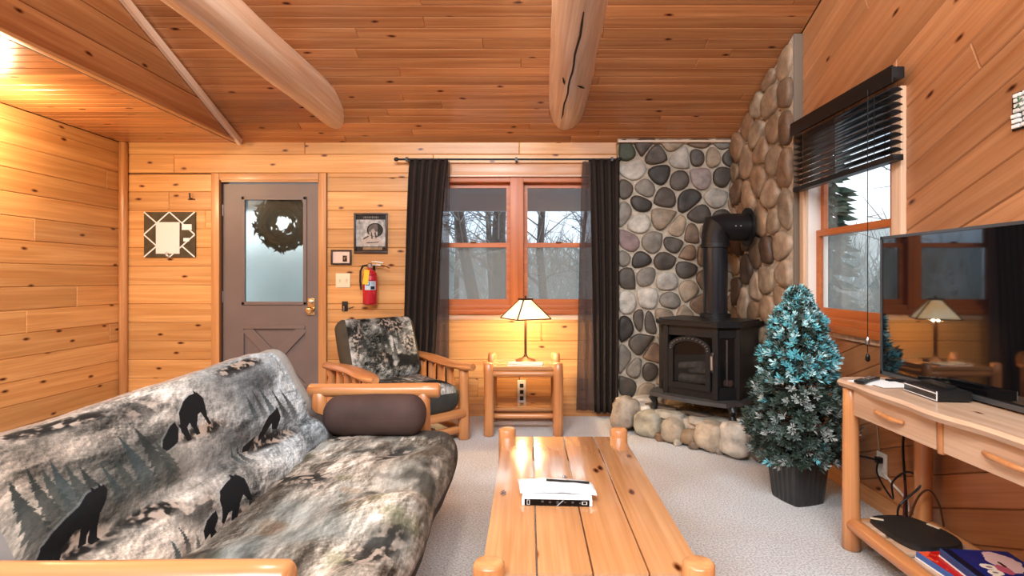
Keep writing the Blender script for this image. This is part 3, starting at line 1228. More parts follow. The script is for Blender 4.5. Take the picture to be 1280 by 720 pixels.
# jamb and casing
cas = holder('trim_6')
for name, c, s in (('jamb', (DX0 + 0.012, YB + 0.05, DZ / 2), (0.022, 0.13, DZ)), ('jamb', (DX1 - 0.008, YB + 0.05, DZ / 2), (0.014, 0.13, DZ)), ('jamb', (dcx, YB + 0.05, DZ - 0.008), (DX1 - DX0, 0.13, 0.014))):
    box(name, c, s, GAP if c[0] < -2.6 else TRIM, cas)
for name, c, s in (('casing', (DX0 - 0.025, YB - 0.012, DZ / 2 + 0.02), (0.07, 0.026, DZ + 0.08)), ('casing', (DX1 + 0.025, YB - 0.012, DZ / 2 + 0.02), (0.062, 0.026, DZ + 0.08)), ('casing', (dcx, YB - 0.012, DZ + 0.03), (DX1 - DX0 - 0.02, 0.024, 0.06))):
    box(name, c, s, TRIM, cas, 0.005)
x0, x1 = DX0 + 0.026, DX1 - 0.016
YD = YB + 0.035
mb = MB()                        # the leaf: stiles and rails round the light and the lower panel
gx0, gx1, gz0, gz1 = -2.495, -1.955, 0.985, 1.905
for c, s in ((((x0 + gx0) / 2, YD, 1.02), (gx0 - x0, 0.044, 2.02)), (((x1 + gx1) / 2, YD, 1.02), (x1 - gx1, 0.044, 2.02)),
             (((gx0 + gx1) / 2, YD, (gz1 + 2.03) / 2), (gx1 - gx0, 0.044, 2.03 - gz1)), (((gx0 + gx1) / 2, YD, 0.885), (gx1 - gx0, 0.044, 0.20)),
             (((gx0 + gx1) / 2, YD, 0.11), (gx1 - gx0, 0.044, 0.20))):
    mb.box(c, s)
mb.build('leaf', DOORP, door)
box('panel', ((gx0 + gx1) / 2, YD + 0.008, 0.5), (gx1 - gx0, 0.024, 0.60), DOORP, door)
pcx, pcz, pw, ph = (gx0 + gx1) / 2, 0.5, (gx1 - gx0) / 2, 0.285
for sgn in (-1, 1):
    a = math.atan2(2 * ph, 2 * pw) * sgn
    mbx = MB().box((0, 0, 0), (math.hypot(2 * ph, 2 * pw) - 0.05, 0.022, 0.085), None, 0.006)
    mbx.build('cross_brace', DOORP, door, Matrix.Translation((pcx, YD - 0.014 - 0.002 * sgn, pcz)) @ Matrix.Rotation(-a, 4, 'Y'))
for c, s in (((pcx, YD - 0.024, 0.775), (2 * pw, 0.016, 0.03)), ((pcx, YD - 0.024, 0.225), (2 * pw, 0.016, 0.03))):
    box('moulding', c, s, DOORP, door, 0.005)
for c, s in (((gx0, YD - 0.024, 1.445), (0.03, 0.02, 0.95)), ((gx1, YD - 0.024, 1.445), (0.03, 0.02, 0.95)), ((pcx, YD - 0.024, gz0), (0.57, 0.02, 0.03)), ((pcx, YD - 0.024, gz1), (0.57, 0.02, 0.03))):
    box('glazing_bead', c, s, DOORP, door, 0.005)
box('glass_pane', (pcx, YD, 1.445), (gx1 - gx0, 0.006, 0.92), FROST, door)
pl = box('lock_plate', (-1.898, YD - 0.026, 0.955), (0.062, 0.012, 0.145), BRASS, door, 0.004)
MB().lathe([(0.012, 0), (0.012, 0.03), (0.026, 0.036), (0.031, 0.052), (0.024, 0.068), (0.006, 0.072)], 18).build('knob', BRASS, door, Matrix.Translation((-1.898, YD - 0.03, 0.925)) @ Matrix.Rotation(PI / 2, 4, 'X'), True)
MB().lathe([(0.018, 0), (0.017, 0.018), (0.010, 0.022)], 16).build('deadbolt', SILVER, door, Matrix.Translation((-1.898, YD - 0.03, 1.0)) @ Matrix.Rotation(PI / 2, 4, 'X'), True)
for z in (1.80, 1.04, 0.25):
    box('hinge', (x0 - 0.006, YD - 0.026, z), (0.018, 0.014, 0.10), SILVER, door, 0.003)

# wreath hung on the outer side of the door light
wr = thing('wreath', 'dark round wreath hung behind the frosted glass of the door', 'wreath', (-2.19, YD + 0.075, 1.70))
mb = MB()
for k in range(620):
    a = random.uniform(0, 2 * PI)
    rr = random.choice((random.uniform(0.075, 0.17), random.uniform(0.15, 0.255), random.uniform(0.17, 0.25)))
    rr *= 1 + 0.12 * math.sin(3 * a + 1) * (rr < 0.13)
    p = Vector((rr * math.cos(a), random.uniform(-0.03, 0.03), rr * math.sin(a) * 1.0))
    d = Vector((-math.sin(a) + random.uniform(-0.9, 0.9), random.uniform(-0.3, 0.3), math.cos(a) + random.uniform(-0.9, 0.9))).normalized()
    q = d.cross(Vector((0, 1, 0))).normalized() * 0.012
    mb.add([p - d * 0.045, p + q, p + d * 0.045, p - q], [(0, 1, 2, 3)])
g = mb.build('greenery', plain('wreath_green', (0.012, 0.014, 0.010), 0.9), wr)
g['kind'] = 'stuff'
MB().tube([(0.165 * math.cos(2 * PI * k / 28), 0, 0.165 * math.sin(2 * PI * k / 28)) for k in range(28)], 0.040, 8, True).build('ring', plain('wreath_core', (0.014, 0.013, 0.010), 0.9), wr, None, True)
g['label'] = 'ragged dark greenery'

# ------------------------------------------------------------------ windows


def double_hung(parent, M, w0, w1, z0, z1, zm, name_screen=True):
    """One double-hung unit in a local frame: x along the wall, y into the wall, z up."""
    def part(name, c, s, mat, par, bev=0.004):
        if isinstance(mat, dict):
            mat = mat['xyz'[max(range(3), key=lambda i: s[i])]]
        return MB().box((0, 0, 0), s, None, bev).build(name, mat, par, (M if par is parent else Matrix.Identity(4)) @ Matrix.Translation(c), True)
    cx, w = (w0 + w1) / 2, w1 - w0
    for nm, a, b, yy in (('upper_sash', zm - 0.02, z1, 0.085), ('lower_sash', z0, zm + 0.02, 0.055)):
        t, tb = 0.036, (0.036 if nm == 'upper_sash' else 0.05)
        mb = MB()
        mb.box((w0 + t / 2, yy, (a + b) / 2), (t, 0.028, b - a)).box((w1 - t / 2, yy, (a + b) / 2), (t, 0.028, b - a))
        mb.box((cx, yy, b - 0.02), (w - 2 * t, 0.028, 0.04)).box((cx, yy, a + tb / 2), (w - 2 * t, 0.028, tb))
        s = mb.build(nm, STAIN['x'], parent, M)
        MB().box((cx, yy, (a + b) / 2), (w - 2 * t, 0.005, b - a - 0.08)).build('glass_pane', GLASS, s)
    MB().box((cx, 0.112, (z0 + zm) / 2), (w - 0.05, 0.002, zm - z0 - 0.02)).build('insect_screen', SCREEN, parent, M)


win1 = holder('window_1')
M1 = Matrix.Translation((0, YB, 0))
zm = 1.497
for c, s in (((WX0 + 0.022, YB + 0.055, 1.51), (0.044, 0.13, 1.155)), ((WX1 - 0.022, YB + 0.055, 1.51), (0.044, 0.13, 1.155)), ((-0.098, YB + 0.05, 1.51), (0.115, 0.14, 1.155)),
             ((-0.1, YB + 0.055, WZ1 - 0.02), (1.52, 0.13, 0.04)), ((-0.1, YB + 0.055, WZ0 + 0.02), (1.52, 0.13, 0.04))):
    box('frame', c, s, STAIN, win1, 0.004)
double_hung(win1, M1, WX0 + 0.044, -0.156, WZ0 + 0.04, WZ1 - 0.04, zm)
double_hung(win1, M1, -0.04, WX1 - 0.044, WZ0 + 0.04, WZ1 - 0.04, zm)
box('head_trim', (-0.1, YB - 0.012, 2.15), (1.62, 0.03, 0.10), TRIM, win1, 0.004)
box('head_strip', (-0.1, YB - 0.02, 2.093), (1.58, 0.045, 0.016), LOGBIG, win1, 0.003)
box('sill', (-0.1, YB - 0.02, 0.912), (1.60, 0.05, 0.04), STAIN, win1, 0.004)
box('apron', (-0.1, YB - 0.008, 0.868), (1.56, 0.02, 0.05), LOGBIG, win1, 0.003)
for x in (-0.48, 0.27):
    box('sash_lock', (x, YB + 0.036, zm + 0.024), (0.05, 0.02, 0.012), BRONZE, win1, 0.003)

win2 = holder('window_2')
M2 = frame_of((XR, 0, 0), (0, -1, 0), (1, 0, 0)) @ Matrix.Identity(4)
M2 = Matrix(((0, 1, 0, XR), (-1, 0, 0, 0), (0, 0, 1, 0), (0, 0, 0, 1)))   # local x = -Y, y = +X, z = Z


def w2box(name, c, s, mat, bev=0.004):
    if isinstance(mat, dict):
        mat = mat['xyz'[max(range(3), key=lambda i: s[i])]]
    return MB().box((0, 0, 0), s, None, bev).build(name, mat, win2, M2 @ Matrix.Translation(c), True)


PALE = wood('pale_casing', 'z', (0.74, 0.52, 0.36), (0.62, 0.38, 0.22), 0.35, 0.0)
w2box('frame', (-WY1 + 0.018, 0.055, 1.515), (0.036, 0.13, 1.17), plain('pale_jamb', (0.78, 0.70, 0.62), 0.5))
w2box('frame', (-WY0 - 0.018, 0.055, 1.515), (0.036, 0.13, 1.17), STAIN)
w2box('frame', (-3.18, 0.055, RZ1 - 0.02), (0.88, 0.13, 0.04), STAIN)
w2box('frame', (-3.18, 0.055, RZ0 + 0.02), (0.88, 0.13, 0.04), STAIN)
double_hung(win2, M2, -WY1 + 0.036, -WY0 - 0.036, RZ0 + 0.04, RZ1 - 0.04, 1.495)
w2box('casing', (-WY1 - 0.022, -0.012, 1.52), (0.05, 0.03, 1.24), PALE)
w2box('casing', (-WY0 + 0.035, -0.012, 1.52), (0.07, 0.03, 1.24), PALE)
w2box('sill', (-3.18, -0.02, 0.91), (1.0, 0.055, 0.04), STAIN)
w2box('apron', (-3.18, -0.008, 0.873), (0.98, 0.02, 0.035), PALE)

# ------------------------------------------------------------------ outside
SNOW = plain('dry_grass', (0.62, 0.63, 0.60), 0.95, noise_amt=0.4, noise_scale=0.8)
g = MB().box((3, 28, -0.45), (110, 72, 0.2)).build('ground', SNOW)
structure(g)
eave = holder('roof_eave')
EAVE = plain('eave_paint', (0.70, 0.70, 0.72), 0.8)
box('soffit_board', (-0.9, YB + 0.57, 2.20), (6.4, 0.86, 0.03), EAVE, eave)
box('fascia', (-0.9, YB + 1.0, 2.06), (6.4, 0.03, 0.30), EAVE, eave)
BARK = plain('bark', (0.105, 0.090, 0.078), 0.95, noise_amt=0.35, noise_scale=14, bump=0.5)
TWIG = plain('twig', (0.28, 0.25, 0.22), 0.95)
NEEDLE = plain('spruce_green', (0.060, 0.090, 0.055), 0.9, noise_amt=0.4, noise_scale=3)


def bare_tree(x, y, r, h, label, lean=0.0, crown=True):
    t = thing('bare_tree', label, 'tree', (x, y, -0.35), 0, 'bare trees behind the cabin')
    mb = MB()
    pts = [(lean * (i / 6) + 0.05 * math.sin(i * 2.1 + x), 0.04 * math.cos(i * 1.7), h * i / 6) for i in range(7)]
    mb.tube(pts, [r * (1 - 0.8 * (i / 6)) for i in range(7)], 10)
    mb.build('trunk', BARK, t, None, True)
    b = MB()
    for k in range(46 if crown else 10):
        f = random.uniform(0.22, 1.0)
        i = min(5, int(f * 6))
        p = Vector(pts[i]).lerp(Vector(pts[i + 1]), f * 6 - i)
        a = random.uniform(0, 2 * PI)
        L = random.uniform(0.5, 1.5) * (1.2 - 0.6 * f)
        d = Vector((math.cos(a), math.sin(a), random.uniform(0.1, 0.9))).normalized()
        q = p + d * L
        b.tube([p, p.lerp(q, 0.5) + Vector((0, 0, 0.04)), q], [0.02, 0.012, 0.004], 4, caps=False)
        for _ in range(4):
            s = p.lerp(q, random.uniform(0.3, 1))
            e = s + Vector((random.uniform(-1, 1), random.uniform(-1, 1), random.uniform(-0.3, 1))) * 0.42
            b.tube([s, e], [0.008, 0.003], 3, caps=False)
    br = b.build('branches', TWIG, t)
    br['kind'] = 'stuff'
    return t


bare_tree(-0.62, 7.6, 0.10, 6.0, 'thin leaning bare tree outside the double window, nearest the glass', -0.75)
bare_tree(-0.55, 8.9, 0.15, 6.5, 'thick bare trunk just behind the leaning one outside the double window', 0.30)
bare_tree(0.25, 9.6, 0.09, 6.0, 'slim straight bare tree outside the double window pane beside the stone', 0.0)
for k, (x, y) in enumerate([(-3.2, 12), (-1.9, 14.5), (-0.9, 13.2), (1.3, 13.6), (2.2, 12.2), (-2.5, 9.5)]):
    o = bare_tree(x, y, random.uniform(0.06, 0.10), random.uniform(5, 7), 'distant bare tree in the woods behind the cabin', random.uniform(-0.3, 0.3))
    o['group'] = 'distant bare woods'


def spruce_tree(x, y, h, wdt, label):
    t = thing('spruce_tree', label, 'tree', (x, y, -0.35), 0)
    MB().tube([(0, 0, 0), (0, 0, h)], [0.09, 0.02], 8).build('trunk', BARK, t, None, True)
    mb = MB()
    n = int(520)
    for k in range(n):
        f = random.random() ** 0.8
        a = random.uniform(0, 2 * PI)
        L = wdt * (1 - f) * random.uniform(0.55, 1.0) + 0.1
        z = h * (0.06 + 0.94 * f)
        d = Vector((math.cos(a), math.sin(a), -0.32))
        s = Vector((-math.sin(a), math.cos(a), 0)) * L * 0.17
        p = Vector((0, 0, z))
        m = p + d * L * 0.55
        mb.add([p, m + s + Vector((0, 0, -0.08)), p + d * L, m - s + Vector((0, 0, -0.08)), m + Vector((0, 0, 0.05))], [(0, 1, 4), (1, 2, 4), (2, 3, 4), (3, 0, 4)])
    fo = mb.build('needles', NEEDLE, t)
    fo['kind'] = 'stuff'
    return t


spruce_tree(6.55, 12.0, 7.5, 0.85, 'dark spruce outside the window above the decorated tree')
spruce_tree(9.3, 14.0, 2.3, 1.5, 'shorter broad spruce standing behind the dark one outside the side window')
spruce_tree(11.2, 14.4, 2.0, 1.8, 'low bushy spruce outside the side window, furthest toward the television')
bt = bare_tree(5.6, 7.3, 0.05, 4.2, 'thin bare sapling with fine twigs outside the side window', -0.2)
bt['group'] = 'saplings by the side window'
# thicket of brush at the wood's edge, nobody could count its twigs
mb = MB()
for k in range(5200):
    x = random.uniform(-9, 11)
    p = Vector((x, random.uniform(13.5, 19), random.uniform(-0.4, 1.7)))
    d = Vector((random.uniform(-0.6, 0.6), random.uniform(-0.3, 0.3), random.uniform(0.4, 1.0))) * random.uniform(0.7, 2.2)
    s = Vector((0.022, 0, 0))
    mb.add([p - s, p + s, p + d], [(0, 1, 2)])
br = mb.build('brushwood', plain('brush_grey', (0.50, 0.485, 0.45), 0.95, noise_amt=0.4, noise_scale=0.7))
br['kind'] = 'stuff'
br['label'] = 'grey leafless brush at the edge of the woods behind the cabin'
br['category'] = 'brush'

# ------------------------------------------------------------------ ceiling logs


def ceiling_log(axis_pts, radii, label):
    t = thing('log_beam', label, 'beam', axis_pts[0])
    base = Vector(axis_pts[0])
    P = [Vector(p) for p in axis_pts]
    n, seg = 26, 22
    vs, fs = [], []
    L = (P[-1] - P[0]).length
    sd = random.random() * 40
    for i in range(n):
        f = i / (n - 1)
        k = min(len(P) - 2, int(f * (len(P) - 1)))
        g = f * (len(P) - 1) - k
        c = P[k].lerp(P[k + 1], g)
        r = radii[k] * (1 - g) + radii[k + 1] * g
        for j in range(seg):
            a = 2 * PI * j / seg
            q = noise.noise((c.y * 1.6 + sd, math.cos(a) * 0.8, math.sin(a) * 0.8)) * 0.08 + noise.noise((c.y * 5 + sd, math.cos(a) * 2, math.sin(a) * 2)) * 0.025
            v = c - base
            vs.append((-(v.y) , v.x + r * (1 + q) * math.cos(a), v.z + r * (1 + q) * math.sin(a)))
    for i in range(n - 1):
        for j in range(seg):
            fs.append((i * seg + j, i * seg + (j + 1) % seg, (i + 1) * seg + (j + 1) % seg, (i + 1) * seg + j))
    fs.append(tuple(range(seg)))
    fs.append(tuple((n - 1) * seg + j for j in range(seg)))
    M = Matrix(((0, 1, 0, 0), (-1, 0, 0, 0), (0, 0, 1, 0), (0, 0, 0, 1)))  # local x = -Y (grain)
    mesh('log', vs, fs, LOGBIG, t, M, True, split=60)
    return t, M, base


LZ = CAMZ + 1.39
tl, ML, b0 = ceiling_log([(-1.605, 4.85, LZ), (-1.62, 3.2, LZ), (-1.625, 0.9, LZ)], [0.142, 0.136, 0.134], 'peeled log beam running overhead on the door side of the vault')
tr, MR, b1 = ceiling_log([(0.318, 4.85, LZ), (0.29, 3.6, LZ), (0.255, 2.4, LZ + 0.02), (0.24, 0.9, LZ + 0.02)], [0.148, 0.145, 0.138, 0.135], 'cracked peeled log beam running overhead above the side table')
# drying crack along the underside of the log over the table, and short checks
CRK = plain('crack', (0.02, 0.008, 0.004), 0.9)
mb = MB()
pts = []
for i in range(15):
    y = 4.35 - 1.75 * i / 14
    a = R(-108 + 20 * (i / 14) + 1.6 * math.sin(i * 1.7))
    rr = 0.1455 - 0.005 * i / 14
    xx = 0.318 - 0.028 * (4.85 - y) / 1.25 if y > 3.6 else 0.29 - 0.035 * (3.6 - y) / 1.2
    pts.append((xx - 0.318 + rr * math.cos(a), y - 4.85, rr * math.sin(a)))
mb.tube(pts, [0.002] + [0.006] * 13 + [0.003], 6)
mb.build('crack', CRK, tr)
for (x, y, a0, dx, dy) in ((0.30, 3.55, -118, 0.012, 0.07), (0.30, 3.62, -72, 0.03, 0.03), (-0.0, 0, 0, 0, 0)):
    if dy:
        rr = 0.146
        c = Vector((x - 0.318 + rr * math.cos(R(a0)), y - 4.85, rr * math.sin(R(a0))))
        MB().tube([c + Vector((-dx, -dy, 0)), c, c + Vector((dx, dy, 0))], [0.002, 0.009, 0.002], 6).build('check', CRK, tr)

# ------------------------------------------------------------------ curtains


def drape(name, parent, xt0, xt1, xb0, xb1, z0, z1, y, mat, folds, amp, seed=0.0, nz=24):
    nx = folds * 8
    vs, fs = [], []
    for k in range(nz + 1):
        f = k / nz
        z = z1 + (z0 - z1) * f
        for i in range(nx + 1):
            u = i / nx
            a, b = xt0 + (xb0 - xt0) * f ** 0.7, xt1 + (xb1 - xt1) * f ** 0.7
            x = a + (b - a) * u
            yy = y + amp * (0.7 + 0.3 * f) * math.sin(2 * PI * folds * u + 0.5 * math.sin(z * 2 + seed)) + 0.006 * noise.noise((x * 9, z * 2, seed))
            vs.append((x, yy, z))
    for k in range(nz):
        for i in range(nx):
            a = k * (nx + 1) + i
            fs.append((a, a + 1, a + nx + 2, a + nx + 1))
    o = mesh(name, vs, fs, mat, parent, None, True)
    m = o.modifiers.new('thickness', 'SOLIDIFY')
    m.thickness = 0.004
    return o


YC = 4.738
rod = thing('curtain_rod', 'thin black curtain rod above the double window', 'rod', (-0.18, YC, 2.225))
MB().tube([(-0.94, 0, 0), (0.955, 0, 0)], 0.009, 10).build('rod', BLACKM, rod, None, True)
for sx in (-0.95, 0.96):
    MB().lathe([(0.008, -0.02), (0.018, -0.008), (0.018, 0.008), (0.008, 0.02)], 12).build('finial', BLACKM, rod, Matrix.Translation((sx, 0, 0)) @ Matrix.Rotation(PI / 2, 4, 'Y'), True)
for sx in (-0.86, 0.08, 0.9):
    MB().box((0, 0.046, 0), (0.018, 0.091, 0.018)).box((0, 0.0, 0.0), (0.02, 0.03, 0.034)).build('bracket', BLACKM, rod, Matrix.Translation((sx, 0, 0)))
c1 = thing('curtain', 'dark brown curtain beside the door, hanging behind the armchair', 'curtain', (-0.9, YC, 0.06), 0, 'brown window curtains')
drape('drape', c1, -0.115, 0.215, -0.185, 0.075, 0, 2.165, 0, DRAPE, 5, 0.030, 1)
drape('sheer_edge', c1, 0.19, 0.225, 0.075, 0.215, 0, 2.15, 0.01, SHEER, 2, 0.014, 2)
c2 = thing('curtain', 'dark brown curtain against the stone facing, between lamp and stove', 'curtain', (0.6, YC, 0.05), 0, 'brown window curtains')
drape('drape', c2, -0.08, 0.185, -0.03, 0.17, 0, 2.175, 0, DRAPE, 4, 0.030, 3)
drape('sheer_edge', c2, -0.13, -0.06, -0.185, -0.03, 0.02, 2.16, 0.01, SHEER, 2, 0.014, 4)
c2.children[1]['label'] = 'thin see-through edge of the curtain'
c1.children[1]['label'] = 'thin see-through edge of the curtain'

# ------------------------------------------------------------------ blind on the side window
XBL = XR - 0.065
bl = thing('window_blind', 'black slatted blind half raised on the side window', 'blind', (XBL, 3.13, 2.19))
MB().box((0, 0, 0), (0.06, 1.0, 0.055), None, 0.004).build('headrail', BLACKP, bl, None, True)
MB().box((-0.034, 0, -0.012), (0.008, 1.02, 0.085), None, 0.003).build('valance', BLACKP, bl, None, True)
slat = None
for k in range(9):
    z = -0.075 - 0.036 * k
    Mk = Matrix.Translation((0, 0, z)) @ Matrix.Rotation(R(12), 4, 'Y')
    if slat is None:
        mb = MB()
        prof = [(-0.025, -0.002), (-0.012, 0.002), (0, 0.0035), (0.012, 0.002), (0.025, -0.002)]
        vs = [(x, y, z2 + dz) for y in (-0.495, 0.495) for dz in (0, 0.0025) for x, z2 in prof]
        fs = []
        for i in range(4):
            fs += [(i, i + 1, 10 + i + 1, 10 + i), (5 + i + 1, 5 + i, 15 + i, 15 + i + 1), (i + 1, i, 5 + i, 5 + i + 1), (10 + i, 11 + i, 16 + i, 15 + i)]
        fs += [(0, 10, 15, 5), (4, 9, 19, 14)]
        slat = mesh('slat', vs, fs, plain('blind_slat', (0.016, 0.016, 0.018), 0.28, spec=0.6), bl, Mk, True)
    else:
        s = slat.copy()
        COL.objects.link(s)
        s.parent = bl
        s.matrix_local = Mk
MB().box((0, 0, -0.405), (0.05, 1.0, 0.03), None, 0.004).build('bottom_rail', BLACKP, bl, None, True)
for y in (-0.36, 0.0, 0.36):
    MB().tube([(-0.028, y, -0.03), (-0.028, y, -0.40)], 0.0018, 5).tube([(0.026, y, -0.03), (0.026, y, -0.40)], 0.0018, 5).build('ladder_cord', BLACKP, bl)
pc = MB().tube([(-0.045, -0.335, -0.03), (-0.045, -0.335, -1.36)], 0.002, 5).build('pull_cord', BLACKP, bl)
for z in (-1.30, -1.385):
    MB().lathe([(0.004, 0.02), (0.010, 0.008), (0.011, -0.012), (0.005, -0.02)], 10).build('tassel', SILVER if z > -1.35 else BLACKP, pc, Matrix.Translation((-0.045, -0.335, z)), True)

# ------------------------------------------------------------------ things on the back wall
# memo board
mbd = thing('memo_board', 'square fabric memo board with crossed white ribbons and pinned paper', 'board', (-3.125, YB - 0.002, 1.585))
MB().box((0, -0.009, 0), (0.445, 0.018, 0.395), None, 0.004).build('board', plain('olive_cloth', (0.075, 0.055, 0.028), 0.9, noise_amt=0.3, noise_scale=15), mbd, None, True)
hw, hh = 0.2225, 0.1975
for (a, b) in (((-hw, hh), (-0.11, 0.10)), ((0, hh), (-hw, 0)), ((0, hh), (hw, 0)), ((hw, hh), (0.11, 0.10)), ((-hw, 0), (0, -hh)), ((hw, 0), (0, -hh)), ((-hw, -hh), (-0.11, -0.10)), ((hw, -hh), (0.11, -0.10))):
    a, b = Vector((a[0], -0.0195, a[1])), Vector((b[0], -0.0195, b[1]))
    MB().box((0, 0, 0), ((b - a).length - 0.004, 0.0105, 0.003)).build('ribbon', PAPER, mbd, Matrix.Translation((a + b) / 2) @ rot_between(a, b) @ Matrix.Rotation(PI / 2, 4, 'X'))
MB().box((-0.01, -0.024, -0.03), (0.205, 0.004, 0.275)).build('paper', plain('pink_paper', (0.80, 0.74, 0.70), 0.7), mbd)
MB().box((0.155, -0.023, 0.065), (0.085, 0.004, 0.05)).build('note', PAPER, mbd)
MB().tube([(-0.015 + 0.018 * math.cos(2 * PI * k / 14), -0.024, -0.175 + 0.018 * math.sin(2 * PI * k / 14)) for k in range(14)], 0.004, 6, True).build('ring', SILVER, mbd, None, True)
MB().box((0.15, -0.022, -0.045), (0.05, 0.004, 0.03), Matrix.Rotation(0.0, 4, 'Y')).build('clipping', PAPER, mbd)

# framed pictures
def picture_print():
    H, W = 200, 170
    img = np.ones((H, W, 3)) * 0.62
    n = fbm(H, W, (9, 9), 4, 0.6, 5)[..., None]
    img = img * (0.55 + 0.9 * n)
    yy, xx = np.mgrid[0:H, 0:W]
    img[:26] = (0.07, 0.05, 0.04)
    for k in range(9):            # a line of small pale lettering too soft to read
        x = 42 + k * 10
        img[9:19, x:x + 6] = 0.45 + 0.1 * (k % 2)
        img[12:16, x + 2:x + 4] = (0.08, 0.06, 0.05)
    img[172:] = (0.16, 0.11, 0.08)
    img[176:190, 40:150] = np.array((0.55, 0.45, 0.33)) * (0.6 + 0.7 * n[176:190, 40:150])
    arch = ((xx - 108) / 46.0) ** 2 + ((yy - 82) / 38.0) ** 2
    paint(img, (arch < 1) & (arch > 0.72), (0.05, 0.04, 0.035))
    paint(img, (arch <= 0.72) & (yy < 92), (0.26, 0.22, 0.20), 0.7)
    paint(img, (arch < 1) & (xx > 122), (0.09, 0.07, 0.06), 0.85)
    m = poly_mask(H, W, [(14, 160), (40, 128), (70, 112), (84, 84), (100, 74), (112, 92), (118, 124), (146, 142), (158, 164)])
    paint(img, m, (0.70, 0.64, 0.60), 0.75)
    for pts in ([(40, 128), (70, 112), (74, 118), (44, 134)], [(84, 84), (92, 100), (96, 130), (88, 130)], [(112, 92), (118, 124), (112, 128), (104, 98)], [(60, 150), (130, 146), (130, 150), (60, 155)]):
        paint(img, poly_mask(H, W, pts), (0.12, 0.09, 0.08), 0.8)
    return img


def quad_print(name, parent, c, sx, sz, mat):
    """A printed sheet facing -Y."""
    x, z = sx / 2, sz / 2
    return mesh(name, [(c[0] - x, c[1], c[2] - z), (c[0] + x, c[1], c[2] - z), (c[0] + x, c[1], c[2] + z), (c[0] - x, c[1], c[2] + z)], [(0, 1, 2, 3)], mat, parent, uv=[(0, 0), (1, 0), (1, 1), (0, 1)])


DKFRAME = plain('dark_frame', (0.022, 0.008, 0.007), 0.35)


def framed(label, loc, sx, sz, bw, mat, name='framed_picture'):
    t = thing(name, label, 'picture', loc)
    mb = MB()
    for c, s in (((0, -0.011, sz / 2 - bw / 2), (sx, 0.022, bw)), ((0, -0.011, -sz / 2 + bw / 2), (sx, 0.022, bw)), ((-sx / 2 + bw / 2, -0.011, 0), (bw, 0.022, sz - 2 * bw)), ((sx / 2 - bw / 2, -0.011, 0), (bw, 0.022, sz - 2 * bw))):
        mb.box(c, s, None, 0.003)
    mb.build('frame', DKFRAME, t, None, True)
    MB().box((0, -0.004, 0), (sx - bw, 0.006, sz - bw)).build('backing', DKFRAME, t)
    quad_print('print', t, (0, -0.009, 0), sx - 2 * bw + 0.004, sz - 2 * bw + 0.004, mat)
    return t


framed('dark framed sepia picture above the fire extinguisher', (-1.372, YB - 0.001, 1.597), 0.292, 0.352, 0.017, print_mat('sepia_picture', picture_print(), 0.4))
sm = np.ones((60, 90, 3)) * np.array((0.86, 0.76, 0.70))
sm[22:52, 52:74] = (0.16, 0.09, 0.06)
sm[30:42, 57:63] = (0.60, 0.45, 0.30)
sm[26:36, 66:70] = (0.55, 0.42, 0.30)
framed('small dark frame with a cream mat beside the door casing', (-1.63, YB - 0.001, 1.388), 0.178, 0.130, 0.014, print_mat('small_picture', sm, 0.5))

# switch plate
sw = thing('switch_plate', 'cream double switch plate below the small frame', 'switch', (-1.617, YB - 0.001, 1.185))
MB().box((0, -0.004, 0), (0.125, 0.008, 0.125), None, 0.003).build('plate', CREAM, sw, None, True)
for x in (-0.028, 0.028):
    MB().box((x, -0.011, 0.002), (0.012, 0.014, 0.024), Matrix.Rotation(0.25, 4, 'X')).build('toggle', CREAM, sw)

# coat hooks
hk = thing('wall_hook', 'small black hook on the wall beside the door knob', 'hook', (-1.60, YB - 0.001, 0.96))
MB().box((0, -0.006, 0), (0.05, 0.012, 0.085), None, 0.004).build('plate', BLACKM, hk, None, True)
MB().tube([(0, -0.01, -0.02), (0.0, -0.04, -0.035), (0.004, -0.045, -0.015), (0.0, -0.035, 0.0)], 0.006, 8).build('prong', SILVER, hk, None, True)
MB().tube([(0.03, -0.004, -0.02), (0.08, -0.012, -0.005)], 0.003, 6).build('pin', BLACKM, hk)
hk2 = thing('wall_hook', 'tiny dark peg above the memo board, near the door casing', 'hook', (-2.94, YB - 0.001, 1.90))
MB().tube([(0, 0, 0), (0, -0.03, 0.0), (0, -0.034, 0.045)], 0.006, 8).build('peg', BLACKM, hk2, None, True)
MB().box((0, -0.004, -0.006), (0.06, 0.008, 0.012), None, 0.003).build('plate', BRONZE, hk2)

# fire extinguisher
fe = thing('fire_extinguisher', 'red fire extinguisher with yellow tag hung below the sepia picture', 'extinguisher', (-1.36, YB - 0.075, 0.975))
RED = plain('red_paint', (0.46, 0.012, 0.025), 0.25, coat=0.5)
MB().lathe([(0.045, 0), (0.058, 0.008), (0.062, 0.02), (0.062, 0.245), (0.055, 0.275), (0.035, 0.298), (0.02, 0.305), (0.02, 0.325)], 28).build('cylinder', RED, fe, None, True)
lb = np.ones((120, 100, 3)) * np.array((0.60, 0.05, 0.08))
lb[8:46] = (0.56, 0.10, 0.22)
lb[14:40, 14:60] = (0.86, 0.55, 0.62)
for k in range(4):
    lb[16 + 6 * k:19 + 6 * k, 18:54 - 6 * (k % 2)] = (0.55, 0.06, 0.16)
lb[50:116] = (0.72, 0.80, 0.86)
lb[56:84, 10:46] = (0.20, 0.45, 0.62)
lb[62:74, 20:36] = (0.9, 0.94, 0.96)
lb[88:112, 52:90] = (0.12, 0.14, 0.17)
for k in range(4):
    lb[56 + 7 * k:58 + 7 * k, 54:92] = (0.2, 0.25, 0.3)
lmat = print_mat('extinguisher_label', lb, 0.4)
vs, fs, uv = [], [], []
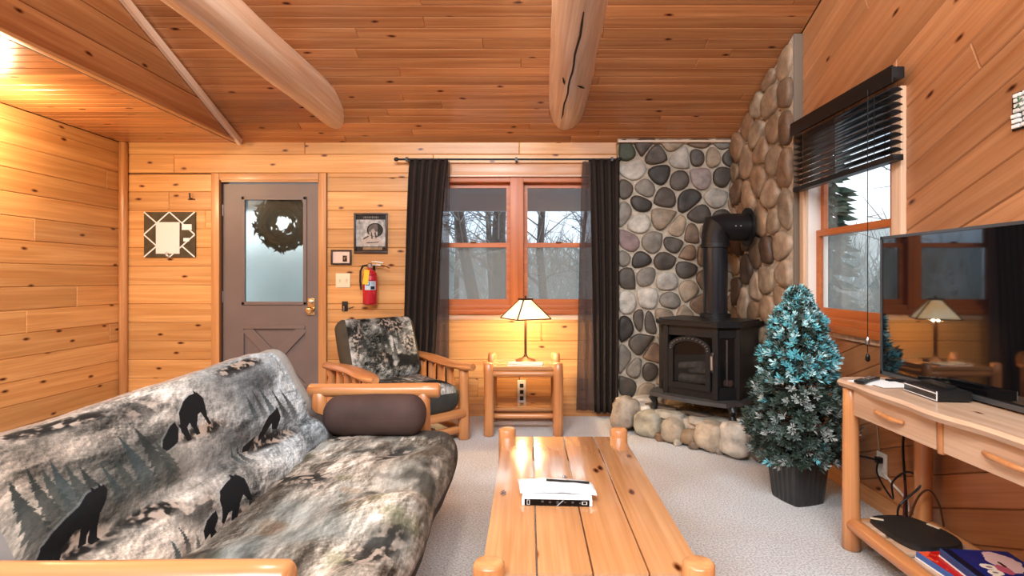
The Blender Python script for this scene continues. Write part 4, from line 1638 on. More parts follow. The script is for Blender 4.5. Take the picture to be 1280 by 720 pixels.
for i in range(11):
    a = R(-118 + 90 * i / 10)
    for j, z in enumerate((0.125, 0.262)):
        rr = 0.0632 if z < 0.25 else 0.0612
        vs.append((rr * math.cos(a), rr * math.sin(a), z))
        uv.append((i / 10, j))
for i in range(10):
    fs.append((2 * i, 2 * i + 2, 2 * i + 3, 2 * i + 1))
mesh('label_sticker', vs, fs, lmat, fe, None, True, uv=uv)
MB().lathe([(0.021, 0.318), (0.024, 0.325), (0.024, 0.35), (0.015, 0.36)], 14).build('valve', SILVER, fe, None, True)
MB().box((0.02, -0.005, 0.372), (0.10, 0.018, 0.010), Matrix.Rotation(0.12, 4, 'Y'), 0.003).box((0.03, -0.005, 0.345), (0.09, 0.014, 0.008), Matrix.Rotation(0.05, 4, 'Y'), 0.003).build('handle', SILVER, fe, None, True)
MB().tube([(-0.02, 0, 0.34), (-0.06, -0.01, 0.335), (-0.078, -0.02, 0.29), (-0.079, -0.02, 0.20), (-0.07, -0.02, 0.13)], 0.009, 8).build('hose', BLACKP, fe, None, True)
MB().box((-0.045, -0.062, 0.235), (0.045, 0.003, 0.125), Matrix.Rotation(0.12, 4, 'Y')).build('tag', plain('yellow_tag', (0.80, 0.50, 0.015), 0.5), fe)
MB().tube([(0.07, 0, 0.345), (0.13, -0.01, 0.335), (0.17, 0.0, 0.315)], 0.004, 6).build('pull_strap', BRONZE, fe)
MB().box((0, 0.0675, 0.30), (0.05, 0.008, 0.10)).box((0, 0.045, 0.312), (0.03, 0.04, 0.008)).build('bracket', BLACKM, fe)

# ------------------------------------------------------------------ coffee table
ct = thing('coffee_table', 'long pine coffee table of four wide boards on log posts', 'coffee table', (0.168, 2.03, 0))
TX, TYH, TZ = 0.29, 0.61, 0.45
for k in range(4):
    xw = TX * 2 / 4
    x = -TX + xw * (k + 0.5)
    y1 = TYH if k in (1, 2) else TYH
    o = MB().box((0, 0, 0), (xw - 0.004, 2 * TYH, 0.034), None, 0.004).build('plank', FURN['y'], ct, Matrix.Translation((x, 0, TZ - 0.017)), True)
for sx in (-1, 1):
    for sy in (-1, 1):
        px, py = sx * (TX - 0.022), sy * (TYH + 0.012)
        top = TZ + (0.035 if sy < 0 else 0.035)
        log('leg', (px, py, 0.0), (px, py, top), 0.043, 0.041, ct, LOGF, 18, 6, 0.02, 0.14)
for sy in (-1, 1):
    log('rail', (-TX + 0.02, sy * (TYH - 0.03), TZ - 0.075), (TX - 0.02, sy * (TYH - 0.03), TZ - 0.075), 0.03, 0.03, ct, LOGF, 12, 4)
for sx in (-1, 1):
    log('rail', (sx * (TX - 0.05), -TYH + 0.02, TZ - 0.07), (sx * (TX - 0.05), TYH - 0.02, TZ - 0.07), 0.03, 0.03, ct, LOGF, 12, 6)
    log('stretcher', (sx * (TX - 0.01), -TYH, 0.14), (sx * (TX - 0.01), TYH, 0.14), 0.024, 0.024, ct, LOGF, 12, 6)

# packet of papers on the coffee table
pk = thing('magazine_packet', 'white wrapped packet of papers with black edge on the coffee table', 'papers', (0.10, 1.91, 0.4505), R(-3))
MB().box((0, -0.012, 0.012), (0.235, 0.13, 0.024), None, 0.004).build('lower_stack', PAPER, pk, None, True)
sp = np.ones((40, 240, 3)) * 0.03
sp[4:36, 8:20] = 0.75
sp[8:32, 11:17] = 0.03
for k in range(6):
    x = 62 + k * 28
    sp[8 + (k * 5) % 9:20 + (k * 3) % 9, x:x + 9] = (0.30, 0.30, 0.31)
for k in range(12):
    sp[38 - 3 * k if 38 - 3 * k > 0 else 0:40 - 3 * k if 40 - 3 * k > 0 else 1, 118 + 2 * k:124 + 2 * k] = 0.85
sp[10:30, 212:216] = 0.8
sp[10:13, 216:230] = 0.8
sp[27:30, 216:230] = 0.8
sp[10:30, 228:232] = 0.8
quad_print('spine_print', pk, (0.0, -0.0785, 0.0125), 0.215, 0.021, print_mat('black_spine', sp, 0.3))
vs, fs = [], []
for i in range(17):
    for j in range(7):
        u, v = i / 16, j / 6
        x = -0.145 + 0.26 * u + 0.02 * (1 - v)
        y = -0.035 + 0.125 * v - 0.01 * u
        z = 0.028 + 0.012 * math.sin(PI * v) + 0.006 * noise.noise((u * 6, v * 4, 2)) + 0.008 * math.sin(PI * u)
        vs.append((x, y, z))
for i in range(16):
    for j in range(6):
        fs.append((i * 7 + j, (i + 1) * 7 + j, (i + 1) * 7 + j + 1, i * 7 + j + 1))
wrp = mesh('wrapper', vs, fs, plain('white_film', (0.88, 0.88, 0.90), 0.2, coat=0.6), pk, None, True)
wrp.modifiers.new('t', 'SOLIDIFY').thickness = 0.006
MB().box((0.035, 0.02, 0.0505), (0.15, 0.012, 0.003), Matrix.Rotation(0.05, 4, 'Y')).build('dark_strip', BLACKP, pk)

# ------------------------------------------------------------------ side table and what stands on it
stb = thing('side_table', 'small square log side table under the window', 'side table', (-0.035, 4.43, 0))
hx, hy, tz = 0.265, 0.225, 0.53
for k in range(3):
    MB().box((0, 0, 0), (2 * hx - 0.03, 2 * hy / 3 - 0.003, 0.026), None, 0.004).build('plank', FURN['x'], stb, Matrix.Translation((0, -hy + 2 * hy / 3 * (k + 0.5), tz - 0.013)), True)
for sx in (-1, 1):
    for sy in (-1, 1):
        log('leg', (sx * hx, sy * (hy - 0.01), 0), (sx * hx, sy * (hy - 0.01), tz + (0.03 if sy < 0 else 0.05)), 0.040, 0.036, stb, LOGF, 14, 6, 0.05)
for sy in (-1, 1):
    log('apron', (-hx, sy * (hy - 0.02), tz - 0.055), (hx, sy * (hy - 0.02), tz - 0.055), 0.026, 0.026, stb, LOGF, 10, 4)
for sx in (-1, 1):
    log('side_rail', (sx * hx, -hy, tz - 0.06), (sx * hx, hy, tz - 0.06), 0.022, 0.022, stb, LOGF, 10, 4)
    log('lower_rail', (sx * hx, -hy, 0.13), (sx * hx, hy, 0.13), 0.022, 0.022, stb, LOGF, 10, 4)
box('shelf', (0, 0.06, 0.162), (2 * hx - 0.02, 0.20, 0.022), FURN, stb, 0.004)
log('stretcher', (-hx, -0.14, 0.135), (hx, -0.14, 0.135), 0.02, 0.02, stb, LOGF, 10, 4)

lamp = thing('table_lamp', 'lit table lamp with a pyramid glass shade on the log side table', 'lamp', (-0.02, 4.46, tz + 0.001))
MB().lathe([(0.085, 0.0), (0.085, 0.012), (0.07, 0.022), (0.03, 0.03), (0.016, 0.045), (0.0125, 0.06)], 24).build('base', BRONZE, lamp, None, True)
MB().box((0, 0, 0.20), (0.022, 0.022, 0.30), None, 0.003).build('stem', BRONZE, lamp, None, True)
SH0, SH1, b0_, b1_ = 0.350, 0.500, 0.150, 0.036
SHADE = bpy.data.materials.new('lit_art_glass')
SHADE.use_nodes = True
_n, _l = SHADE.node_tree.nodes, SHADE.node_tree.links
_b = _n['Principled BSDF']
_tc = _n.new('ShaderNodeTexCoord')
_t = _n.new('ShaderNodeTexNoise')
_t.inputs['Scale'].default_value = 9
_l.new(_tc.outputs['Object'], _t.inputs['Vector'])
_r = ramp(_n, [(0.35, (1.0, 0.60, 0.24)), (0.6, (1.0, 0.84, 0.56))])
_l.new(_t.outputs['Fac'], _r.inputs['Fac'])
_l.new(_r.outputs[0], _b.inputs['Base Color'])
_l.new(_r.outputs[0], _b.inputs['Emission Color'])
_b.inputs['Emission Strength'].default_value = 1.3
_b.inputs['Roughness'].default_value = 0.25
shade = thing('shade_holder', '', '')
bpy.data.objects.remove(shade)
sh = MB()
cor = lambda b, z: [(-b, -b, z), (b, -b, z), (b, b, z), (-b, b, z)]
rotS = Matrix.Rotation(R(28), 4, 'Z')
low, top = cor(b0_, SH0), cor(b1_, SH1)
panels = []
shade_root = MB()
for i in range(4):
    j = (i + 1) % 4
    shade_root.tube([rotS @ Vector(low[i]), rotS @ Vector(top[i])], 0.006, 6)
    shade_root.tube([rotS @ Vector(low[i]), rotS @ Vector(low[j])], 0.005, 6)
shade_root.tube([rotS @ Vector(top[k]) for k in (0, 1, 2, 3)], 0.006, 6, True)
shade_root.box((0, 0, SH1 + 0.006), (2 * b1_ + 0.02, 2 * b1_ + 0.02, 0.012), rotS)
so = shade_root.build('shade', BRONZE, lamp, None, True)
for i in range(4):
    j = (i + 1) % 4
    o = mesh('glass_panel', [rotS @ Vector(p) for p in (low[i], low[j], top[j], top[i])], [(0, 1, 2, 3)], SHADE, so)
    o.modifiers.new('t', 'SOLIDIFY').thickness = 0.003
MB().lathe([(0.004, 0), (0.010, 0.01), (0.004, 0.022)], 10).build('finial', BRONZE, lamp, Matrix.Translation((0, 0, SH1 + 0.012)), True)
bulb = MB().lathe([(0.012, 0), (0.014, 0.02), (0.026, 0.045), (0.024, 0.065), (0.01, 0.078)], 16).build('bulb', emit_mat('bulb_glow', (1.0, 0.80, 0.5), 25), lamp, Matrix.Translation((0, 0, 0.36)), True)
lp = point_light('lamp_glow', (-0.02, 4.46, tz + 0.355), 30, (1.0, 0.74, 0.42), 0.03)
MB().tube([(0.03, -0.06, 0.012), (0.07, -0.075, 0.01), (0.095, -0.06, 0.006)], 0.006, 6).build('switch_cord', BRONZE, lamp, None, True)
MB().tube([(0.0, 0.06, 0.012), (0.01, 0.13, 0.01), (0.005, 0.185, 0.004)], 0.004, 6).build('power_cord', BRONZE, lamp, None, True)

mg = thing('magazine', 'flat magazine lying in front of the lit lamp', 'magazine', (-0.02, 4.315, tz + 0.0005), R(-4))
MB().box((0, 0, 0.004), (0.27, 0.14, 0.008), None, 0.002).build('pages', PAPER, mg)
MB().box((0, 0, 0.0095), (0.27, 0.14, 0.003)).build('cover', plain('magazine_cover', (0.36, 0.36, 0.38), 0.25, noise_amt=0.5, noise_scale=10), mg)

po = thing('power_strip', 'white outlet block with three plugs low on the wall below the side table', 'outlet', (-0.055, YB - 0.001, 0.215))
MB().box((0, -0.012, 0), (0.075, 0.024, 0.20), None, 0.008).build('body', WHITE, po, None, True)
for z in (0.055, 0.0, -0.055):
    MB().box((0.0, -0.026, z), (0.032, 0.008, 0.034), None, 0.002).build('socket', BLACKP, po)
pcord = thing('lamp_cord', 'thin brown cord running down the wall to the outlet block', 'cord', (-0.075, YB - 0.004, 0.31))
MB().tube([(0, 0, 0), (0.004, 0, 0.10), (0.0, 0, 0.2)], 0.004, 6).build('cord', BRONZE, pcord)

# ------------------------------------------------------------------ futon sofa
sf = thing('futon_sofa', 'log framed futon sofa in a bear and spruce forest print', 'sofa', (-0.85, 1.935, 0), PI / 2)
al = math.atan2(0.24, 0.44)
up, thk = Vector((0, 0.479, 0.878)), Vector((0, 0.878, -0.479))
HZ, HY = 0.315, 0.105
cen = Vector((0, 0.10, 0.42)) + up * 0.215 + thk * HY
MBK = Matrix.Translation(cen) @ Matrix.Rotation(-al, 4, 'X')


def back_disp(p):
    # gentle vertical sag and creases of a futon, softer towards the crest
    d = 0.012 * noise.noise((p.x * 3.1, p.z * 5, 3)) + 0.008 * noise.noise((p.x * 9, p.z * 11, 7))
    if p.y < 0:
        p.y += d + 0.026 * math.exp(-((p.z + 0.04 + 0.02 * math.sin(p.x * 4)) / 0.028) ** 2) - 0.030 * math.exp(-((p.z + 0.16) / 0.08) ** 2)
        p.y += 0.014 * math.exp(-((p.x - 0.66) / 0.02) ** 2)
        p.y += 0.010 * math.sin(p.x * 7 + p.z * 9) * math.exp(-((p.z + 0.2) / 0.2) ** 2)
    p.z += 0.010 * math.sin(p.x * 3.0) * max(0, p.z / HZ)
    return p


cushion('back_cushion', (0.80, HY, HZ), 0.085, (72, 10, 34), MBK, BACKPRINT, sf,
        uvf=lambda p: ((p.x + 0.80) / 1.6, (p.z + 0.315 + (p.y + HY) * 1.0) / 0.85),
        side=lambda c: 0 if abs(c.x) <= 0.775 else 1 + (c.x > 0), side_mat=plain('grey_brown_gusset', (0.20, 0.175, 0.16), 0.9, noise_amt=0.2, noise_scale=8), puff=0.03, fold=0.006, seed=4, disp=back_disp)
SH, SHY = 0.105, 0.345
MST = Matrix.Translation((0, -0.165, 0.345))


def seat_disp(p):
    d = 0.014 * noise.noise((p.x * 2.6, p.y * 4, 13)) + 0.012 * noise.noise((p.x * 8, p.y * 6, 17))
    cre = 0.016 * math.sin(p.x * 13 + 3 * math.sin(p.y * 5)) * math.exp(-((p.y + 0.2) / 0.14) ** 2)
    if p.z > 0:
        p.z += d + cre
    p.y += 0.012 * noise.noise((p.x * 4, 5, p.z * 6)) * max(0, -p.y / SHY)
    return p


cushion('seat_cushion', (0.83, SHY, SH), 0.095, (76, 34, 10), MST, SEATPRINT, sf,
        uvf=lambda p: ((p.x + 0.83) / 1.66, 1 - (p.y + SHY + (SH - p.z) * -0.6 + 0.15) / 0.9),
        side=lambda c: c.z < -0.01 or (abs(c.x) > 0.80 and c.z < 0.08), side_mat=BROWNF, puff=0.02, puff_axis=2, fold=0.01, seed=9, disp=seat_disp)
ARMZ = 0.634
for sx in (-1, 1):
    ax = sx * 0.885
    log('arm_rail', (ax, -0.40, ARMZ), (ax, 0.27, ARMZ), 0.038, 0.034, sf, LOGF, 16, 8, 0.06)
    log('front_post', (ax, -0.315, 0.0), (ax, -0.315, ARMZ - 0.005), 0.042, 0.036, sf, LOGF, 14, 6, 0.05)
    log('rear_post', (ax, 0.215, 0.0), (ax, 0.215, ARMZ - 0.005), 0.042, 0.036, sf, LOGF, 14, 6, 0.05)
    for y in (-0.16, -0.05, 0.06):
        log('spindle', (ax, y, 0.20), (ax, y, ARMZ - 0.01), 0.022, 0.022, sf, LOGF, 10, 4, 0.05)
    log('side_rail', (ax, -0.33, 0.19), (ax, 0.23, 0.19), 0.034, 0.034, sf, LOGF, 12, 5)
log('front_rail', (-0.86, -0.40, 0.19), (0.86, -0.40, 0.19), 0.036, 0.036, sf, LOGF, 14, 8)
log('rear_rail', (-0.86, 0.22, 0.19), (0.86, 0.22, 0.19), 0.036, 0.036, sf, LOGF, 14, 8)
for k in range(7):
    x = -0.72 + 0.24 * k
    box('slat', (x, -0.09, 0.226), (0.075, 0.60, 0.02), FURN, sf, 0.003)
for x in (-0.6, 0.0, 0.6):
    a = Vector((x, 0.28, 0.24)); b = Vector((x, 0.56, 0.76))
    log('back_slat', a, b, 0.024, 0.022, sf, LOGF, 10, 4)

bo = thing('bolster_pillow', 'plain dark brown bolster lying along the log arm of the sofa', 'pillow', (-0.735, 2.655, 0.463))
vs, fs, _ = rbox((0.245, 0.085, 0.088), 0.078, (26, 12, 12), Matrix.Translation((0, 0, 0.085)), puff=0.012, puff_axis=2, fold=0.005, seed=31)
mesh('pillow', vs, fs, plain('brown_bolster', (0.062, 0.034, 0.028), 0.75, noise_amt=0.25, noise_scale=6, spec=0.3), bo, None, True)

# ------------------------------------------------------------------ log armchair
ch = thing('log_armchair', 'log armchair with dark forest print cushions in front of the curtain', 'armchair', (-0.965, 4.115, 0), R(40.5))
MBC = Matrix.Translation((0, 0.325, 0.645)) @ Matrix.Rotation(R(-22), 4, 'X')
cushion('back_cushion', (0.32, 0.085, 0.255), 0.075, (22, 9, 20), MBC, CHAIRPRINT, ch, uvf=lambda p: ((p.x + 0.32) / 0.64, (p.z + 0.255) / 0.52),
        side=lambda c: abs(c.x) > 0.27 or c.y > 0.045, side_mat=plain('olive_gusset', (0.050, 0.040, 0.026), 0.9, noise_amt=0.2, noise_scale=10), puff=0.02, fold=0.006, seed=14)
MSC = Matrix.Translation((0, -0.035, 0.335))
cushion('seat_cushion', (0.325, 0.335, 0.09), 0.075, (22, 22, 9), MSC, CHAIRPRINT, ch, uvf=lambda p: ((p.x + 0.33) / 0.66, (p.y + 0.34) / 0.68),
        side=lambda c: c.z < 0.045, side_mat=plain('charcoal_gusset', (0.028, 0.029, 0.026), 0.75, noise_amt=0.3, noise_scale=7), puff=0.025, puff_axis=2, fold=0.008, seed=17)
for sx in (-1, 1):
    ax = sx * 0.38
    mb = MB()
    n = 12
    vs, fs = [], []
    for i in range(n + 1):
        f = i / n
        y = 0.44 - 0.86 * f
        wv = 0.050 + 0.022 * math.sin(PI * min(1, f * 1.05)) + (0.012 if 0.7 < f < 0.97 else 0)
        if i in (0, n):
            wv *= 0.55
        zz = 0.555 + 0.012 * math.sin(f * 5 + sx)
        for k in range(10):
            a = 2 * PI * k / 10
            vs.append((y, ax * 0 + wv * math.cos(a), zz + 0.026 * math.sin(a)))
    for i in range(n):
        for k in range(10):
            fs.append((i * 10 + k, i * 10 + (k + 1) % 10, (i + 1) * 10 + (k + 1) % 10, (i + 1) * 10 + k))
    fs += [tuple(range(10)), tuple(n * 10 + k for k in range(10))]
    MA = Matrix(((0, 1, 0, ax), (1, 0, 0, 0), (0, 0, 1, 0), (0, 0, 0, 1)))
    mesh('arm_rest', vs, fs, LOGF, ch, MA, True, split=60)
    log('front_post', (ax, -0.30, 0), (ax, -0.30, 0.545), 0.042, 0.036, ch, LOGF, 14, 6, 0.06)
    log('rear_post', (ax, 0.32, 0), (ax, 0.32, 0.55), 0.042, 0.038, ch, LOGF, 14, 6, 0.06)
    for y in (-0.12, 0.02, 0.16):
        log('spindle', (ax, y, 0.20), (ax, y, 0.545), 0.032, 0.028, ch, LOGF, 12, 5, 0.06)
    log('side_rail', (ax, -0.32, 0.195), (ax, 0.33, 0.195), 0.034, 0.034, ch, LOGF, 12, 5)
    log('lower_rail', (ax, -0.30, 0.07), (ax, 0.32, 0.07), 0.024, 0.024, ch, LOGF, 10, 4)
log('front_rail', (-0.38, -0.31, 0.20), (0.38, -0.31, 0.20), 0.036, 0.036, ch, LOGF, 14, 6)
log('lower_rail', (-0.38, -0.28, 0.075), (0.38, -0.28, 0.075), 0.028, 0.028, ch, LOGF, 12, 6)
log('rear_rail', (-0.38, 0.30, 0.20), (0.38, 0.30, 0.20), 0.034, 0.034, ch, LOGF, 12, 6)
for k in range(4):
    box('slat', (0, -0.20 + 0.14 * k, 0.236), (0.70, 0.08, 0.018), FURN, ch, 0.003)
for x in (-0.22, 0.0, 0.22):
    log('back_slat', (x, 0.31, 0.25), (x, 0.475, 0.76), 0.022, 0.020, ch, LOGF, 10, 4)

# ------------------------------------------------------------------ hearth
HP = [(0.86, 4.725), (0.86, 4.52), (0.72, 4.38), (1.46, 3.62), (1.735, 3.52), (1.735, 4.725)]
HPcc = HP if area2(HP) > 0 else HP[::-1]
he = thing('stone_hearth', 'raised corner hearth of rough boulders under the iron stove', 'hearth', (1.35, 4.2, 0))
mb = MB()
n = len(HPcc)
inn = inset(HPcc, 0.04)
inn = [(x - 1.35, y - 4.2) for x, y in inn]
n = len(inn)
mb.add([(x, y, 0) for x, y in inn] + [(x, y, 0.185) for x, y in inn], [tuple(reversed(range(n))), tuple(range(n, 2 * n))] + [(i, (i + 1) % n, n + (i + 1) % n, n + i) for i in range(n)])
mb.build('mortar_bed', MORTAR, he)
Fh = Matrix.Translation((0, 0, 0.185))
reg = [(x - 1.35, y - 4.2) for x, y in HPcc]
hs = fill_seeds([], reg, 0.21)
for cell in voronoi(hs, reg):
    if cell:
        c = random.choice(((0.46, 0.42, 0.36), (0.40, 0.36, 0.30), (0.50, 0.47, 0.43), (0.42, 0.31, 0.20), (0.34, 0.31, 0.26)))
        stone(cell, he, Fh, c, random.uniform(0.022, 0.032), 0.010, 'flagstone')


def boulder(p, s, col, parent, seed, name='boulder', rz=0.0):
    bm = bmesh.new()
    bmesh.ops.create_icosphere(bm, subdivisions=3, radius=1.0)
    for v in bm.verts:
        c = v.co.copy()
        q = 1 + 0.28 * noise.noise(c * 1.1 + Vector((seed, 0, 0))) + 0.10 * noise.noise(c * 3 + Vector((0, seed, 0)))
        c = Vector([math.copysign(abs(t) ** 0.62, t) for t in c]) * q
        v.co = Vector((c.x * s[0], c.y * s[1], c.z * s[2]))
    bm.verts.index_update()
    o = mesh(name, [v.co for v in bm.verts], [tuple(v.index for v in f.verts) for f in bm.faces], STONE, parent, Matrix.Translation(p) @ Matrix.Rotation(rz, 4, 'Z'), True)
    bm.free()
    o.color = (*col, 1)
    return o


bl_ = [((0.765, 4.36), (0.100, 0.095, 0.130), (0.34, 0.28, 0.22)), ((0.93, 4.215), (0.105, 0.085, 0.095), (0.38, 0.35, 0.27)), ((1.075, 4.06), (0.085, 0.08, 0.085), (0.34, 0.28, 0.21)),
       ((1.165, 3.96), (0.060, 0.06, 0.06), (0.25, 0.17, 0.10)), ((1.275, 3.855), (0.110, 0.085, 0.100), (0.44, 0.36, 0.27)), ((1.41, 3.715), (0.105, 0.085, 0.115), (0.52, 0.48, 0.42)), ((1.53, 3.62), (0.075, 0.07, 0.085), (0.16, 0.13, 0.10)), ((1.65, 3.575), (0.08, 0.07, 0.09), (0.36, 0.30, 0.22)),
       ((0.875, 4.53), (0.075, 0.08, 0.09), (0.22, 0.17, 0.13)), ((0.905, 4.645), (0.07, 0.06, 0.085), (0.30, 0.25, 0.19))]
for k, ((x, y), s, c) in enumerate(bl_):
    boulder((x - 1.35, y - 4.2, s[2] * 1.12), s, c, he, 3.3 * k + 1, rz=-PI / 4)
for k, (x, y, s, c) in enumerate(((0.98, 4.10, 0.035, (0.22, 0.12, 0.06)), (1.08, 3.985, 0.03, (0.4, 0.34, 0.27)), (1.17, 3.90, 0.035, (0.18, 0.12, 0.08)), (1.31, 3.78, 0.03, (0.3, 0.25, 0.2)))):
    boulder((x - 1.35, y - 4.2, s * 0.8), (s, s, s * 0.9), c, he, 70 + k)
# dark ledge stone and slab edge below the stove's ash lip
for k, (x, y, s) in enumerate(((1.02, 4.25, (0.13, 0.05, 0.018)), (1.24, 4.03, (0.10, 0.045, 0.018)))):
    boulder((x - 1.35, y - 4.2, 0.215), s, (0.12, 0.09, 0.07), he, 90 + k, 'ledge_stone', -PI / 4)

# ------------------------------------------------------------------ iron stove
HZT = 0.212
sv = thing('iron_stove', 'black cast iron stove with arched glass door in the stone corner', 'stove', (1.345, 4.165, HZT), R(-45))


def prism(poly, z0, z1):
    n = len(poly)
    return [(x, y, z0) for x, y in poly] + [(x, y, z1) for x, y in poly], [tuple(reversed(range(n))), tuple(range(n, 2 * n))] + [(i, (i + 1) % n, n + (i + 1) % n, n + i) for i in range(n)]


body = [(-0.30, 0.20), (-0.30, -0.12), (-0.195, -0.235), (0.195, -0.235), (0.30, -0.12), (0.30, 0.20)]
fire = [(-0.27, 0.17), (-0.27, 0.0), (0.27, 0.0), (0.27, 0.17)]
Z0, Z1 = 0.14, 0.65
mb = MB()
mb.add(*prism(fire[::1] if area2(fire) > 0 else fire[::-1], Z0, Z1))
ring = body if area2(body) > 0 else body[::-1]
def thick_wall(mb, a, b, z0, z1, t=0.02):
    a, b = Vector((*a, 0)), Vector((*b, 0))
    d = (b - a).normalized()
    nrm = Vector((d.y, -d.x, 0))
    M = Matrix((d, nrm, Vector((0, 0, 1)))).transposed().to_4x4()
    M.translation = (a + b) / 2
    mb.box((0, 0, (z0 + z1) / 2), ((b - a).length, t, z1 - z0), M)
thick_wall(mb, (-0.30, 0.20), (-0.30, -0.12), Z0, Z1)
thick_wall(mb, (0.30, 0.20), (0.30, -0.12), Z0, Z1)
thick_wall(mb, (-0.30, 0.20), (0.30, 0.20), Z0, Z1)
for a, b in (((-0.30, -0.12), (-0.195, -0.235)), ((0.195, -0.235), (0.30, -0.12)), ((-0.195, -0.235), (0.195, -0.235))):
    thick_wall(mb, a, b, Z0, Z0 + 0.085, 0.024)
    thick_wall(mb, a, b, Z1 - 0.075, Z1, 0.024)
for x, y in ((-0.30, -0.12), (-0.195, -0.235), (0.195, -0.235), (0.30, -0.12)):
    mb.box((x, y, (Z0 + Z1) / 2), (0.042, 0.042, Z1 - Z0), None, 0.006)
mb.build('body', BLACKM, sv)
lip = [(-0.345, 0.22), (-0.345, -0.15), (-0.225, -0.285), (0.225, -0.285), (0.345, -0.15), (0.345, 0.22)]
tp = MB()
tp.add(*prism(lip if area2(lip) > 0 else lip[::-1], Z1, Z1 + 0.028))
tp.add(*prism([(x * 0.93, y * 0.93) for x, y in (lip if area2(lip) > 0 else lip[::-1])], Z1 + 0.028, Z1 + 0.04))
tp.build('top_plate', BLACKM, sv)
ash = [(-0.36, 0.22), (-0.36, -0.17)] + [(-0.30 + 0.6 * i / 8, -0.305 - 0.035 * math.sin(PI * i / 8)) for i in range(9)] + [(0.36, -0.17), (0.36, 0.22)]
MB().add(*prism(ash if area2(ash) > 0 else ash[::-1], Z0 - 0.028, Z0)).build('ash_lip', plain('grey_iron', (0.055, 0.055, 0.056), 0.32, noise_amt=0.2, noise_scale=20, spec=0.7), sv)
for sx in (-1, 1):
    for sy in (-1, 1):
        x, y = sx * 0.30, -0.22 if sy < 0 else 0.17
        MB().tube([(x, y, Z0 - 0.03), (x + sx * 0.018, y + sy * 0.012, Z0 - 0.06), (x + sx * 0.004, y, 0.045), (x + sx * 0.014, y + sy * 0.008, 0.0)], [0.036, 0.032, 0.021, 0.030], 12).build('leg', BLACKM, sv, None, True)
# arched door in the middle
mb = MB()
dy = -0.252
arch_o = [(0.165 * math.cos(R(180 - 180 * k / 14)), Z0 + 0.345 + 0.09 * math.sin(R(180 * k / 14))) for k in range(15)]
arch_i = [(0.128 * math.cos(R(180 - 180 * k / 14)), Z0 + 0.335 + 0.065 * math.sin(R(180 * k / 14))) for k in range(15)]
oo = [(-0.165, Z0 + 0.055)] + arch_o + [(0.165, Z0 + 0.055)]
ii = [(-0.128, Z0 + 0.095)] + arch_i + [(0.128, Z0 + 0.095)]
n = len(oo)
vs = [(x, dy - 0.014, z) for x, z in oo] + [(x, dy - 0.014, z) for x, z in ii] + [(x, dy + 0.014, z) for x, z in oo] + [(x, dy + 0.014, z) for x, z in ii]
fs = []
for i in range(n):
    j = (i + 1) % n
    fs += [(i, j, n + j, n + i), (2 * n + j, 2 * n + i, 3 * n + i, 3 * n + j), (j, i, 2 * n + i, 2 * n + j), (n + i, n + j, 3 * n + j, 3 * n + i)]
dr = mesh('door', vs, fs, BLACKM, sv)
SMOKE = glass_mat('smoked_glass', 0.12, (0.42, 0.42, 0.42), (0.10, 0.10, 0.10))
mesh('glass_pane', [(x, dy, z) for x, z in ii], [tuple(range(n))], SMOKE, dr)
MB().tube([(0.185, dy - 0.02, Z0 + 0.20), (0.195, dy - 0.05, Z0 + 0.22), (0.195, dy - 0.055, Z0 + 0.31), (0.185, dy - 0.02, Z0 + 0.33)], 0.009, 8).build('handle', SILVER, dr, None, True)
mb = MB()
for k in range(15):
    a = R(180 - 180 * k / 14)
    mb.tube([(0.145 * math.cos(a) - 0.006, dy - 0.016, Z0 + 0.338 + 0.078 * math.sin(a)), (0.145 * math.cos(a) + 0.006, dy - 0.016, Z0 + 0.344 + 0.078 * math.sin(a))], 0.005, 5)
mb.build('bead_trim', plain('worn_iron', (0.20, 0.20, 0.20), 0.35, 0.7), dr)
for a, b in (((-0.285, -0.136), (-0.21, -0.22)), ((0.21, -0.22), (0.285, -0.136))):
    a3, b3 = Vector((*a, 0)), Vector((*b, 0))
    mesh('side_glass', [(a[0], a[1], Z0 + 0.085), (b[0], b[1], Z0 + 0.085), (b[0], b[1], Z1 - 0.075), (a[0], a[1], Z1 - 0.075)], [(0, 1, 2, 3)], SMOKE, sv)
    q = a3.lerp(b3, 0.5)
    MB().tube([(q.x, q.y - 0.006, Z0 + 0.10), (q.x, q.y - 0.006, Z1 - 0.09)], 0.006, 6).build('side_bar', SILVER, sv, None, True)
LOGB = plain('fire_log', (0.20, 0.17, 0.15), 0.9, noise_amt=0.5, noise_scale=25)
log('fire_log', (-0.15, -0.13, Z0 + 0.10), (0.15, -0.10, Z0 + 0.11), 0.035, 0.03, sv, LOGB)
log('fire_log', (-0.10, -0.06, Z0 + 0.16), (0.16, -0.14, Z0 + 0.19), 0.03, 0.026, sv, LOGB)
log('fire_log', (-0.16, -0.12, Z0 + 0.19), (0.06, -0.07, Z0 + 0.22), 0.026, 0.026, sv, LOGB)
MB().lathe([(0.03, 0), (0.036, 0.02), (0.03, 0.04)], 10).build('ember_lump', plain('ember_pink', (0.42, 0.22, 0.20), 0.9), sv, Matrix.Translation((0.235, -0.13, Z0 + 0.09)), True)
